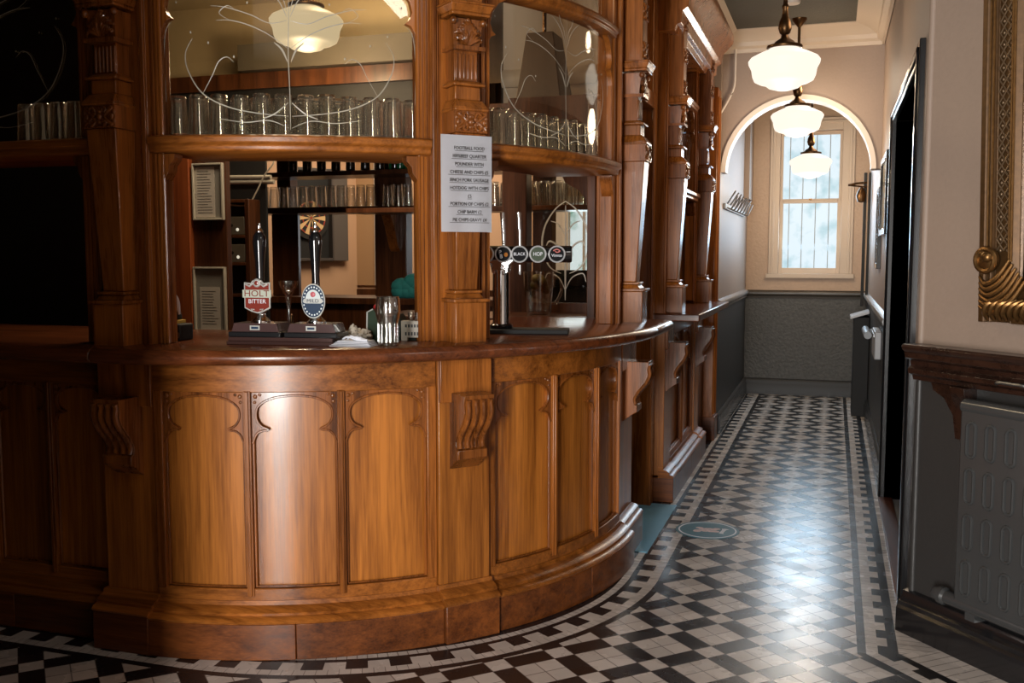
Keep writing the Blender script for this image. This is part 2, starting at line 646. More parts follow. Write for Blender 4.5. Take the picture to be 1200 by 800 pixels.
def dup(root, loc, label=None, group=None, rz=None):
    r = root.copy()
    COL.objects.link(r)
    r.location = loc
    if rz is not None:
        r.rotation_euler = (0, 0, rz)
    if label:
        r['label'] = label
    if group:
        r['group'] = group
    for ch in list(root.children):
        c = ch.copy()
        COL.objects.link(c)
        c.parent = r
        for gch in list(ch.children):
            d = gch.copy()
            COL.objects.link(d)
            d.parent = c
    return r


def text(body, size, mat, parent, fr, u, v, w, name='lettering', sx=1.0, align='CENTER'):
    cu = bpy.data.curves.new(name, 'FONT')
    cu.body = body
    cu.size = size
    cu.align_x = align
    cu.align_y = 'CENTER'
    cu.extrude = 0.0002
    cu.resolution_u = 3
    o = bpy.data.objects.new(name, cu)
    COL.objects.link(o)
    me = bpy.data.meshes.new_from_object(o.evaluated_get(bpy.context.evaluated_depsgraph_get()))
    bpy.data.objects.remove(o)
    bpy.data.curves.remove(cu)
    base = parent_base(parent)
    for vt in me.vertices:
        vt.co = fr(u + vt.co.x * sx, v + vt.co.y, w + vt.co.z) - base
    me.materials.clear()
    me.materials.append(mat)
    me.name = name
    ob = bpy.data.objects.new(name, me)
    COL.objects.link(ob)
    ob.parent = parent
    return ob


def spline(pts, n=8):
    """Catmull-Rom through 2D or 3D points"""
    P = [Vector(p if len(p) == 3 else (*p, 0)) for p in pts]
    out = []
    for i in range(len(P) - 1):
        a, b_, c, d = P[max(i - 1, 0)], P[i], P[i + 1], P[min(i + 2, len(P) - 1)]
        for k in range(n):
            t = k / n
            out.append(0.5 * ((2 * b_) + (c - a) * t + (2 * a - 5 * b_ + 4 * c - d) * t * t + (3 * b_ - a - 3 * c + d) * t ** 3))
    out.append(P[-1])
    return out


def sbox(name, x0, x1, y0, y1, z0, z1, mat, bevel=0.0):
    return struct(B().box(x0, x1, y0, y1, z0, z1).build(name, mat, fr=WORLD, bevel=bevel, smooth=0))


# ------------------------------------------------------------------ the setting
ZC = 3.0
b = B()
b.box(-7.0, 3.2, -2.4, 10.3, -0.10, 0.0)
struct(b.build('floor', M['floor'], fr=WORLD, smooth=0))
# ceilings
sbox('ceiling_corridor', -0.93, 0.45, 3.0, 7.72, ZC + 0.06, ZC + 0.16, M['cream'])
sbox('ceiling_panel', -0.725, 0.10, 3.0, 7.47, ZC + 0.03, ZC + 0.07, M['ceil'])
sbox('ceiling_front', -7.0, 3.2, -2.4, 2.98, ZC + 0.03, ZC + 0.13, M['ceil'])
sbox('ceiling_bar', -7.0, -0.93, 2.98, 10.3, ZC + 0.02, ZC + 0.12, M['barceil'])
sbox('ceiling_end', -0.95, 0.45, 7.70, 10.3, 2.93, 3.1, M['ceil'])
# cornices of the corridor
prof = [(0, -0.10), (0.015, -0.10), (0.02, -0.075), (0.05, -0.06), (0.055, -0.03), (0.10, 0.0), (0.15, 0.02), (0.20, 0.03), (0.20, 0.06), (0, 0.06)]
struct(B().run([(a, c + ZC) for a, c in prof], 0, 1.16).build('trim_1', M['cornice'], fr=Flat(-0.86, 7.70, 0)))
struct(B().run([(a, c + ZC) for a, c in prof], 0, 3.5).build('trim_2', M['cornice'], fr=Flat(0.30, 7.72, -90)))
struct(B().run([(a * 0.6, c + ZC) for a, c in prof], 0, 3.0).build('trim_3', M['cornice'], fr=Flat(-0.84, 4.72, 90)))

# end wall of the corridor with its sash window
YE = 10.15


def wall_with_hole(name, fr, u0, u1, v0, v1, h, w0, w1, mat):
    hu0, hu1, hv0, hv1 = h
    b = B()
    for q in ((u0, hu0, v0, v1), (hu1, u1, v0, v1), (hu0, hu1, v0, hv0), (hu0, hu1, hv1, v1)):
        if q[1] - q[0] > 1e-4 and q[3] - q[2] > 1e-4:
            b.box(*q, w0, w1)
    return struct(b.build(name, mat, fr=fr, smooth=0))


FE = Flat(0, YE, 0)
wall_with_hole('wall_end', FE, -0.95, 0.45, 1.0, 3.0, (-0.53, 0.05, 1.21, 2.60), -0.16, 0.0, M['end'])
struct(B().box(-0.95, 0.45, 0.0, 1.0, -0.16, 0.0).build('wall_end_dado', M['emboss'], fr=FE, smooth=0))
rail = [(0, 0.965), (0.012, 0.965), (0.016, 0.985), (0.03, 0.995), (0.036, 1.015), (0.03, 1.03), (0.012, 1.035), (0, 1.045)]
struct(B().run(rail, -0.84, 0.30).build('trim_4', pbr('dark_rail_paint', (0.055, 0.045, 0.035), 0.35), fr=FE))
skirt = [(0, 0), (0.03, 0), (0.03, 0.105), (0.022, 0.12), (0.024, 0.135), (0.012, 0.155), (0, 0.16)]
struct(B().run(skirt, -0.84, 0.30).build('baseboard_end', pbr('dark_end_skirting', (0.014, 0.014, 0.014), 0.5), fr=FE))

# the end window
win = B()
win.box(-0.625, -0.53, 1.21, 2.72, 0, 0.03).box(0.05, 0.165, 1.21, 2.72, 0, 0.03).box(-0.53, 0.05, 2.60, 2.72, 0, 0.03)
win.box(-0.60, -0.575, 1.21, 2.70, 0.03, 0.042).box(0.115, 0.14, 1.21, 2.70, 0.03, 0.042).box(-0.60, 0.14, 2.665, 2.69, 0.03, 0.042)
win.box(-0.645, 0.185, 1.165, 1.21, 0, 0.05)
wo = struct(win.build('window_1', M['cream'], fr=FE, bevel=0.004))
s1 = B()
s1.box(-0.53, -0.495, 1.21, 1.93, -0.07, -0.03).box(0.015, 0.05, 1.21, 1.93, -0.07, -0.03).box(-0.495, 0.015, 1.21, 1.265, -0.07, -0.03).box(-0.495, 0.015, 1.90, 1.93, -0.07, -0.03)
s1.build('sash', M['cream'], wo, FE, bevel=0.003)
s2 = B()
s2.box(-0.53, -0.505, 1.93, 2.60, -0.11, -0.07).box(0.025, 0.05, 1.93, 2.60, -0.11, -0.07).box(-0.505, 0.025, 2.565, 2.60, -0.11, -0.07).box(-0.505, 0.025, 1.915, 1.945, -0.11, -0.07)
s2.build('sash', M['cream'], wo, FE, bevel=0.003)
B().box(-0.50, 0.02, 1.26, 1.90, -0.055, -0.05).build('pane', M['daylight'], wo, FE, smooth=0)
B().box(-0.51, 0.03, 1.94, 2.57, -0.095, -0.09).build('pane', M['daylight'], wo, FE, smooth=0)
bars = B()
for k in range(4):
    uu = -0.44 + k * 0.125
    bars.tube([(uu, 1.25, -0.042), (uu, 1.90, -0.042)], 0.004, 6)
    bars.tube([(uu, 1.94, -0.082), (uu, 2.58, -0.082)], 0.004, 6)
bars.build('glazing_bar', pbr('pale_lead', (0.36, 0.40, 0.42), 0.5), wo, FE)
ct = B()
ct.box(-0.255, -0.225, 1.93, 1.945, -0.045, -0.025)
ct.build('sash_catch', M['brass'], wo, FE)

# arch wall
YA = 7.70
arc_c, arc_z, arc_r = -0.285, 2.02, 0.555
poly = [(-0.95, 2.02), (arc_c - arc_r, arc_z)]
poly += [(arc_c - arc_r * cos(pi * k / 40), arc_z + arc_r * sin(pi * k / 40)) for k in range(1, 40)]
poly += [(arc_c + arc_r, arc_z), (0.45, 2.02), (0.45, 3.05), (-0.95, 3.05)]
struct(B().prism(poly, -0.16, 0).build('wall_arch', M['beige'], fr=Flat(0, YA, 0), smooth=30))
ring = B()
N = 48
o_, i_ = arc_r + 0.0, arc_r - 0.035
rp = [(arc_c - o_ * cos(pi * k / N), arc_z + o_ * sin(pi * k / N)) for k in range(N + 1)]
rp += [(arc_c + i_ * cos(pi * k / N), arc_z + i_ * sin(pi * k / N)) for k in range(N + 1)]
struct(ring.prism(rp, -0.165, 0.015).build('trim_5', M['white'], fr=Flat(0, YA, 0)))

# left wall beyond the bar
FL = Flat(-0.84, 7.62, 90)
struct(B().box(0, 2.55, 1.03, 3.0, -0.12, 0).build('wall_left', M['beige'], fr=FL, smooth=0))
struct(B().box(0, 2.55, 0, 1.03, -0.12, 0).build('wall_left_dado', M['grey'], fr=FL, smooth=0))
struct(B().run([(a, c + 0.01) for a, c in rail], 0.05, 2.53).build('trim_6', pbr('pale_grey_rail_paint', (0.30, 0.29, 0.28), 0.25), fr=FL))
struct(B().run(skirt, 0.1, 2.53).build('baseboard_left', pbr('dark_grey_gloss', (0.045, 0.045, 0.047), 0.2), fr=FL))
sbox('wall_left_boxing', -0.84, -0.79, 9.72, 10.15, 1.93, 2.93, M['beige'])

# right wall of the corridor with the dark doorway
XR = 0.305
FR = Flat(XR, 10.15, -90)           # u runs towards the camera


def uy(y): return 10.15 - y


DZ = 2.13
wall_with_hole('wall_right', FR, 0, uy(3.90), 1.0, 3.05, (uy(5.90), uy(4.16), 1.0, DZ), -0.14, 0, M['beige'])
wall_with_hole('wall_right_dado', FR, 0, uy(3.90), 0.0, 1.0, (uy(5.90), uy(4.16), 0.0, 1.0), -0.14, 0, M['grey'])
arch = B()
arch.box(uy(5.98), uy(5.90), 0, DZ + 0.08, -0.15, 0.022).box(uy(4.16), uy(4.07), 0, DZ + 0.08, -0.15, 0.022).box(uy(5.90), uy(4.16), DZ, DZ + 0.08, -0.15, 0.022)
arch.box(uy(5.955), uy(5.925), 0, DZ + 0.055, 0.022, 0.03).box(uy(4.135), uy(4.105), 0, DZ + 0.055, 0.022, 0.03).box(uy(5.955), uy(4.105), DZ + 0.025, DZ + 0.055, 0.022, 0.03)
do = struct(arch.build('door_1', M['black'], fr=FR, bevel=0.004))
B().box(uy(5.90), uy(4.16), 0.0, 0.022, -0.045, 0.03).build('door_sill', M['sill'], do, FR, bevel=0.004)
struct(B().run(rail, 0.02, uy(6.0)).build('trim_7', pbr('pale_grey_rail_gloss', (0.34, 0.34, 0.34), 0.25), fr=FR))
struct(B().run(skirt, 0.02, uy(6.0)).build('baseboard_right', M['black'], fr=FR))
# the room through it, darkness painted as matt black walls and ceiling
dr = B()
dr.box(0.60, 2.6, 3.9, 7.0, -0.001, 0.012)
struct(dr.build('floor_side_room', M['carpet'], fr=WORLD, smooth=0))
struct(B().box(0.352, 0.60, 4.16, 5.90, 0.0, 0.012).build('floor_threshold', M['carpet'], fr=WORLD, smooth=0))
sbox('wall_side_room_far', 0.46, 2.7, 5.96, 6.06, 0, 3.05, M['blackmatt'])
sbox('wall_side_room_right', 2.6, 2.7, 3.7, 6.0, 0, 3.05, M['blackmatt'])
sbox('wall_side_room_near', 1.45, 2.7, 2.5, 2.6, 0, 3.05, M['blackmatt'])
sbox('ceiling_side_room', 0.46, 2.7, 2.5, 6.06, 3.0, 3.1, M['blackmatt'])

# the canted wall at right
CD = 49.1
FC = Flat(0.305, 3.862, -CD)        # u runs from the corner to the right
struct(B().box(0.0, 2.35, 1.0, 3.05, -0.10, 0).build('wall_canted', M['beige'], fr=FC, smooth=0))
struct(B().box(0.0, 2.35, 0.0, 1.0, -0.10, 0).build('wall_canted_dado', M['grey'], fr=FC, smooth=0))
struct(B().lathe([(0.014, 1.03), (0.014, 3.03)], 0.004, -0.004, 12).build('trim_8', M['beige'], fr=FC))
struct(B().lathe([(0.014, 0.0), (0.014, 1.03)], 0.004, -0.004, 12).build('trim_10', M['grey'], fr=FC))
sk2 = [(0, 0), (0.05, 0), (0.05, 0.09), (0.04, 0.10), (0.04, 0.115), (0.02, 0.135), (0.018, 0.15), (0, 0.155)]
struct(B().run(sk2, -0.02, 2.33).build('baseboard_canted', M['black'], fr=FC))

# the front room round the camera: back wall with its street door opening, an unseen wall added at left to shade the bar end
wall_with_hole('wall_back', Flat(3.2, -2.30, 180), 0, 10.2, 0, 3.05, (3.55, 4.35, 0.02, 2.35), -0.12, 0, M['beige'])
sbox('wall_front_right', 1.80, 1.92, -2.4, 2.2, 0, 3.05, M['beige'])
sbox('wall_light_block', -1.88, -1.76, -2.3, 1.60, 0, 3.05, M['dark'])
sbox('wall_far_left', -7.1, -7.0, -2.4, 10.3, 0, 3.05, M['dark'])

# the room on the far side of the bar
FF = Flat(0, 9.85, 0)
wall_with_hole('wall_far_room', FF, -7.0, -0.95, 0, 3.05, (-2.60, -2.28, 1.19, 1.93), -0.12, 0, M['wallstripe_a'])
st = B()
for u0, u1, k in ((-4.96, -4.78, 0),):
    st.box(u0 - 0.28, u1, 1.06, 3.0, 0, 0.02)
struct(st.build('wall_far_pier', M['wallstripe_b'], fr=FF, smooth=0))
struct(B().box(-4.78, -4.44, 1.06, 3.0, 0, 0.05).build('wall_far_pale_pier', M['wallstripe_c'], fr=FF, smooth=0))
struct(B().box(-2.98, -2.62, 0.9, 3.0, 0, 0.02).build('wall_far_reveal', M['wallstripe_c'], fr=FF, smooth=0))
wf = struct(B().box(-2.66, -2.60, 1.13, 1.99, 0, 0.03).box(-2.28, -2.22, 1.13, 1.99, 0, 0.03).box(-2.60, -2.28, 1.93, 1.99, 0, 0.03).box(-2.60, -2.28, 1.13, 1.19, 0, 0.04).box(-2.455, -2.435, 1.19, 1.93, -0.05, 0.0).build('window_2', M['white'], fr=FF, smooth=0))
B().box(-2.60, -2.28, 1.19, 1.93, -0.06, -0.055).build('pane', M['garden'], wf, FF, smooth=0)
FD = Flat(-5.30, 9.28, 62)
struct(B().box(-1.6, 0.62, 0.0, 3.05, -0.12, 0.0).build('wall_far_return', M['wallstripe_a'], fr=FD, smooth=0))
struct(B().box(-7.0, -0.95, 0.0, 1.02, 0, 0.03).build('wall_far_dado', M['dark'], fr=FF, smooth=0))

# ------------------------------------------------------------------ bar joinery
ARC = Arc()
ALOW = Arc(1.46)
AUP = Arc(1.42)
KL, KU = 1.46 / R0, 1.42 / R0
FA = Flat(-2.47, CY - R0, 180)      # unused helper for orientation checks
FS = Flat(CX, CY - R0, 0)           # straight front to the left: u negative
FX = Flat(CX + R0, 4.30, 90)        # straight face along the corridor, u = y - 4.30
D = pi / 180 * R0


def arch_spandrel(u0, u1, vt):
    """tracery of one panel head: cusped arch cut from an oblong"""
    Wd = u1 - u0
    k = Wd / 590.0
    half = [(0, 360), (8, 350), (30, 300), (62, 275), (118, 265), (70, 240), (42, 205), (32, 165), (38, 120), (62, 88), (110, 58), (180, 36), (295, 25)]
    L = [(u0 + a * k, vt - c * k) for a, c in half]
    Rr = [(u1 - a * k, vt - c * k) for a, c in half]
    inner = [(p.x, p.y) for p in spline(L, 4)] + [(p.x, p.y) for p in reversed(spline(Rr, 4))][1:]
    return [(u0, vt)] + inner + [(u1, vt)], inner


BASEMOLD = [(-0.02, 0.128), (0.068, 0.128), (0.072, 0.136), (0.062, 0.146), (0.044, 0.150), (0.046, 0.160), (0.032, 0.170), (0.010, 0.176), (0.004, 0.190), (-0.02, 0.190)]


def front_bay(fr, u0, u1, n, label, group, name='counter_bay', end=0.035, mull=0.026):
    """panelled lower front of one bay between two pilasters"""
    c = fr((u0 + u1) / 2, 0, 0)
    t = thing(name, label, 'bar front', (c.x, c.y, 0), group)
    um_ = (u0 + u1) / 2
    for e0, e1 in ((u0, um_ - 0.0008), (um_ + 0.0008, u1)):
        B().box(e0, e1, 0.0, 0.128, -0.05, 0.070).build('plinth', M['plinth'], t, fr, bevel=0.003)
    B().run(BASEMOLD, u0, u1).build('base_moulding', M['rail'], t, fr)
    B().box(u0, u1, 0.185, 0.232, -0.05, 0.0).build('bottom_rail', M['rail'], t, fr, bevel=0.003)
    B().box(u0, u1, 0.925, 1.03, -0.05, 0.0).build('top_rail', M['rail'], t, fr, bevel=0.003)
    wp = (u1 - u0 - 2 * end - (n - 1) * mull) / n
    for e0 in (u0, u1 - end):
        B().box(e0, e0 + end, 0.225, 0.93, -0.05, 0.002).build('stile', M['frame'], t, fr, bevel=0.003)
    for i in range(n):
        p0 = u0 + end + i * (wp + mull)
        p1 = p0 + wp
        if i:
            m = B()
            m.box(p0 - mull, p0, 0.205, 0.93, -0.05, 0.004)
            m.box(p0 - mull * 0.75, p0 - mull * 0.25, 0.207, 0.928, 0.004, 0.010)
            m.build('mullion', M['frame'], t, fr, bevel=0.003)
        pn = B().box(p0 - 0.004, p1 + 0.004, 0.22, 0.935, -0.05, -0.026).build('panel', M['panel'], t, fr)
        sp, inner = arch_spandrel(p0, p1, 0.926)
        B().prism(sp, -0.027, -0.010).build('tracery', M['carve'], pn, fr, smooth=30)
        bead = B()
        bead.tube([(a, c_, -0.010) for a, c_ in inner], 0.0042, 6)
        bead.tube([(p0 + 0.004, 0.80, -0.016), (p0 + 0.004, 0.236, -0.016), (p1 - 0.004, 0.236, -0.016), (p1 - 0.004, 0.80, -0.016)], 0.0055, 6)
        for sx_, uu in ((1, p0), (-1, p1)):
            for (a, c_, r) in ((0.014, 0.016, 0.008), (0.030, 0.010, 0.006), (0.012, 0.036, 0.006)):
                bead.ball((uu + sx_ * a, 0.926 - c_, -0.010), r, (1, 1, 0.5), 8)
        bead.build('carved_bead', M['carve'], pn, fr)
    return t


def console(parent, fr, uc, vt, wid, proj):
    """scrolled bracket with four reeds under the counter"""
    prof = [(0.0, vt), (proj, vt), (proj, vt - 0.012), (proj * 0.96, vt - 0.03), (proj * 1.0, vt - 0.06), (proj * 0.86, vt - 0.10), (proj * 0.60, vt - 0.14), (proj * 0.46, vt - 0.175),
            (proj * 0.50, vt - 0.20), (proj * 0.60, vt - 0.205), (proj * 0.60, vt - 0.235), (proj * 0.40, vt - 0.25), (0.0, vt - 0.29)]
    b = B()
    b.run([(a, c) for a, c in prof], uc - wid / 2, uc + wid / 2)
    o = b.build('console_bracket', M['carve'], parent, fr, bevel=0.002)
    r = B()
    for k in range(4):
        uu = uc + (k - 1.5) * wid * 0.25
        line = [(proj, vt - 0.014), (proj * 0.97, vt - 0.03), (proj * 1.0, vt - 0.06), (proj * 0.86, vt - 0.10), (proj * 0.60, vt - 0.14), (proj * 0.46, vt - 0.175), (proj * 0.50, vt - 0.20)]
        r.tube([(uu, c_, a + 0.002) for a, c_ in [(p.x, p.y) for p in spline(line, 4)]], wid * 0.085, 8)
    r.build('reeding', M['carve'], o, fr)
    return o


def leaf_block(b, hw, v0, v1, w):
    """carved acanthus: fans of small lobes over the front of a block"""
    H = v1 - v0
    for s_ in (-1, 1):
        for k in range(5):
            a = s_ * (0.12 + 0.19 * k)
            pts = [(s_ * 0.004, v0 + 0.08 * H, w), (a * hw * 0.55, v0 + H * (0.45 + 0.06 * (4 - k)), w + 0.010), (a * hw, v0 + H * (0.88 - 0.11 * k), w + 0.004)]
            b.tube(spline(pts, 4), [0.004 + 0.0035 * sin(pi * i / 8) for i in range(9)], 6)
            b.ball((a * hw, v0 + H * (0.88 - 0.11 * k), w + 0.004), 0.006, (1, 1, 0.8), 8)
        for k in range(4):
            a = s_ * (0.22 + 0.2 * k)
            pts = [(s_ * 0.002, v0 + 0.02 * H, w), (a * hw * 0.7, v0 + H * (0.22 + 0.05 * (3 - k)), w + 0.014), (a * hw * 1.05, v0 + H * (0.52 - 0.10 * k), w + 0.008), (a * hw * 1.0, v0 + H * (0.45 - 0.10 * k), w + 0.014)]
            b.tube(spline(pts, 4), [0.0035 + 0.0030 * sin(pi * i / 12) for i in range(13)], 6)
    b.tube([(0, v0 + 0.05 * H, w), (0, v0 + 0.9 * H, w + 0.008)], 0.006, 6)
    b.ball((0, v0 + 0.88 * H, w + 0.006), 0.010, (1, 1, 0.8), 8)


def rosette_block(b, hw, v0, v1, w):
    vm, H = (v0 + v1) / 2, v1 - v0
    b.ball((0, vm, w), 0.013, (1, 1, 0.7), 10)
    for k in range(6):
        t = 2 * pi * k / 6 + pi / 6
        b.ball((0.022 * cos(t), vm + 0.018 * sin(t), w), 0.011, (1.0, 0.8, 0.6), 8)
    for s_ in (-1, 1):
        for c_ in (-1, 1):
            pts = [(s_ * 0.02, vm, w), (s_ * hw * 0.6, vm + c_ * H * 0.20, w + 0.006), (s_ * hw * 0.88, vm + c_ * H * 0.36, w + 0.003), (s_ * hw * 0.7, vm + c_ * H * 0.42, w + 0.002)]
            b.tube(spline(pts, 4), 0.0055, 6)
        b.ball((s_ * hw * 0.82, vm, w), 0.010, (0.8, 1.2, 0.6), 8)
        for c_ in (-1, 1):
            pts = [(s_ * 0.012, vm + c_ * 0.012, w), (s_ * hw * 0.35, vm + c_ * H * 0.40, w + 0.007), (s_ * hw * 0.55, vm + c_ * H * 0.30, w + 0.008), (s_ * hw * 0.48, vm + c_ * H * 0.20, w + 0.010)]
            b.tube(spline(pts, 4), 0.0042, 6)
            b.ball((s_ * hw * 0.95, vm + c_ * H * 0.2, w - 0.002), 0.008, (0.8, 1.3, 0.7), 8)


def upper_pilaster(fr, hw, label, group, zt=2.98, z0=1.085):
    """tapering term above the counter: block, tapered shaft, carved blocks, fluted neck, capital"""
    c = fr(0, 0, 0)
    t = thing('pilaster', label, 'pilaster', (c.x, c.y, z0), group)
    bb = B().box(-hw, hw, z0, zt, -0.10, 0.0)
    bb.build('backing_board', M['frame'], t, fr, bevel=0.003)
    for s_ in (-1, 1):
        mo = B()
        a0 = s_ * hw
        mo.box(min(a0, a0 - s_ * 0.016), max(a0, a0 - s_ * 0.016), z0, zt, 0.0, 0.012)
        mo.tube([(a0 - s_ * 0.022, z0, 0.002), (a0 - s_ * 0.022, zt, 0.002)], 0.005, 6)
        mo.build('edge_moulding', M['frame'], t, fr, bevel=0.003)
    base = B()
    base.box(-0.062, 0.062, z0, z0 + 0.145, 0, 0.098)
    base.build('base_block', M['frame'], t, fr, bevel=0.003)
    mb = B().box(-0.072, 0.072, z0 + 0.145, z0 + 0.158, 0, 0.108).taper(0.085, 0.06, z0 + 0.158, 0.070, 0.05, z0 + 0.176).box(-0.056, 0.056, z0 + 0.176, z0 + 0.187, 0, 0.08)
    mb.build('base_moulding', M['frame'], t, fr, bevel=0.003)
    B().taper(0.064, 0.043, z0 + 0.187, 0.100, 0.060, 1.822).build('tapered_shaft', M['frame'], t, fr, bevel=0.004)
    rb = B().box(-0.064, 0.064, 1.822, 1.897, 0, 0.104)
    rosette_block(rb, 0.062, 1.822, 1.897, 0.104)
    rb.tube([(-0.062, 1.826, 0.105), (0.062, 1.826, 0.105)], 0.004, 6)
    rb.build('carved_block', M['carve'], t, fr, bevel=0.003)
    m2 = B().box(-0.066, 0.066, 1.897, 1.908, 0, 0.110).taper(0.110, 0.066, 1.908, 0.085, 0.054, 1.938).box(-0.05, 0.05, 1.938, 1.985, 0, 0.078).box(-0.062, 0.062, 1.985, 1.995, 0, 0.094).taper(0.088, 0.058, 1.995, 0.074, 0.048, 2.006)
    m2.build('neck_moulding', M['frame'], t, fr, bevel=0.003)
    fl = B().box(-0.046, 0.046, 2.0, 2.11, 0, 0.064)
    for k in range(6):
        uu = (k - 2.5) * 0.0155
        fl.tube([(uu, 2.012, 0.064), (uu, 2.098, 0.064)], 0.0055, 6)
    fl.build('fluted_neck', M['carve'], t, fr, bevel=0.002)
    cp = B().box(-0.062, 0.062, 2.108, 2.122, 0, 0.094).taper(0.070, 0.05, 2.122, 0.082, 0.058, 2.215)
    leaf_block(cp, 0.056, 2.122, 2.222, 0.076)
    for s_ in (-1, 1):
        cp.ball((s_ * 0.058, 2.205, 0.085), 0.014, (1, 1, 1), 10)
    cp.build('leaf_capital', M['carve'], t, fr, bevel=0.002)
    ab = B().box(-0.074, 0.074, 2.222, 2.233, 0, 0.108).taper(0.108, 0.074, 2.233, 0.120, 0.084, 2.258).box(-0.086, 0.086, 2.258, 2.266, 0, 0.122)
    ab.build('capital_abacus', M['frame'], t, fr, bevel=0.003)
    up = B().box(-0.056, 0.056, 2.266, 2.86, 0, 0.085)
    up.build('upper_shaft', M['frame'], t, fr, bevel=0.003)
    for k in range(3):
        uc = B()
        rosette_block(uc, 0.05, 2.28 + 0.17 * k, 2.36 + 0.17 * k, 0.085)
        uc.build('carved_rosette', M['carve'], t, fr)
    return t


def lower_pilaster(fr, hw, label, group, con=0.13, pd=0.070):
    c = fr(0, 0, 0)
    t = thing('pilaster_pedestal', label, 'pilaster pedestal', (c.x, c.y, 0), group)
    B().box(-hw, hw, 0.15, 1.03, -0.07, 0.012).build('pedestal_panel', M['panel'], t, fr, bevel=0.003)
    B().box(-hw - 0.006, hw + 0.006, 0.0, 0.14, -0.07, pd).build('plinth_block', M['plinth'], t, fr, bevel=0.004)
    B().run([(a + pd - 0.068, c_ + 0.010) for a, c_ in BASEMOLD], -hw - 0.006, hw + 0.006).build('base_moulding', M['rail'], t, fr)
    cb = B().box(-hw, hw, 0.87, 1.03, 0.012, 0.03)
    cb.build('head_block', M['frame'], t, fr, bevel=0.003)
    console(t, fr, 0.0, 0.905, 0.12, con)
    return t


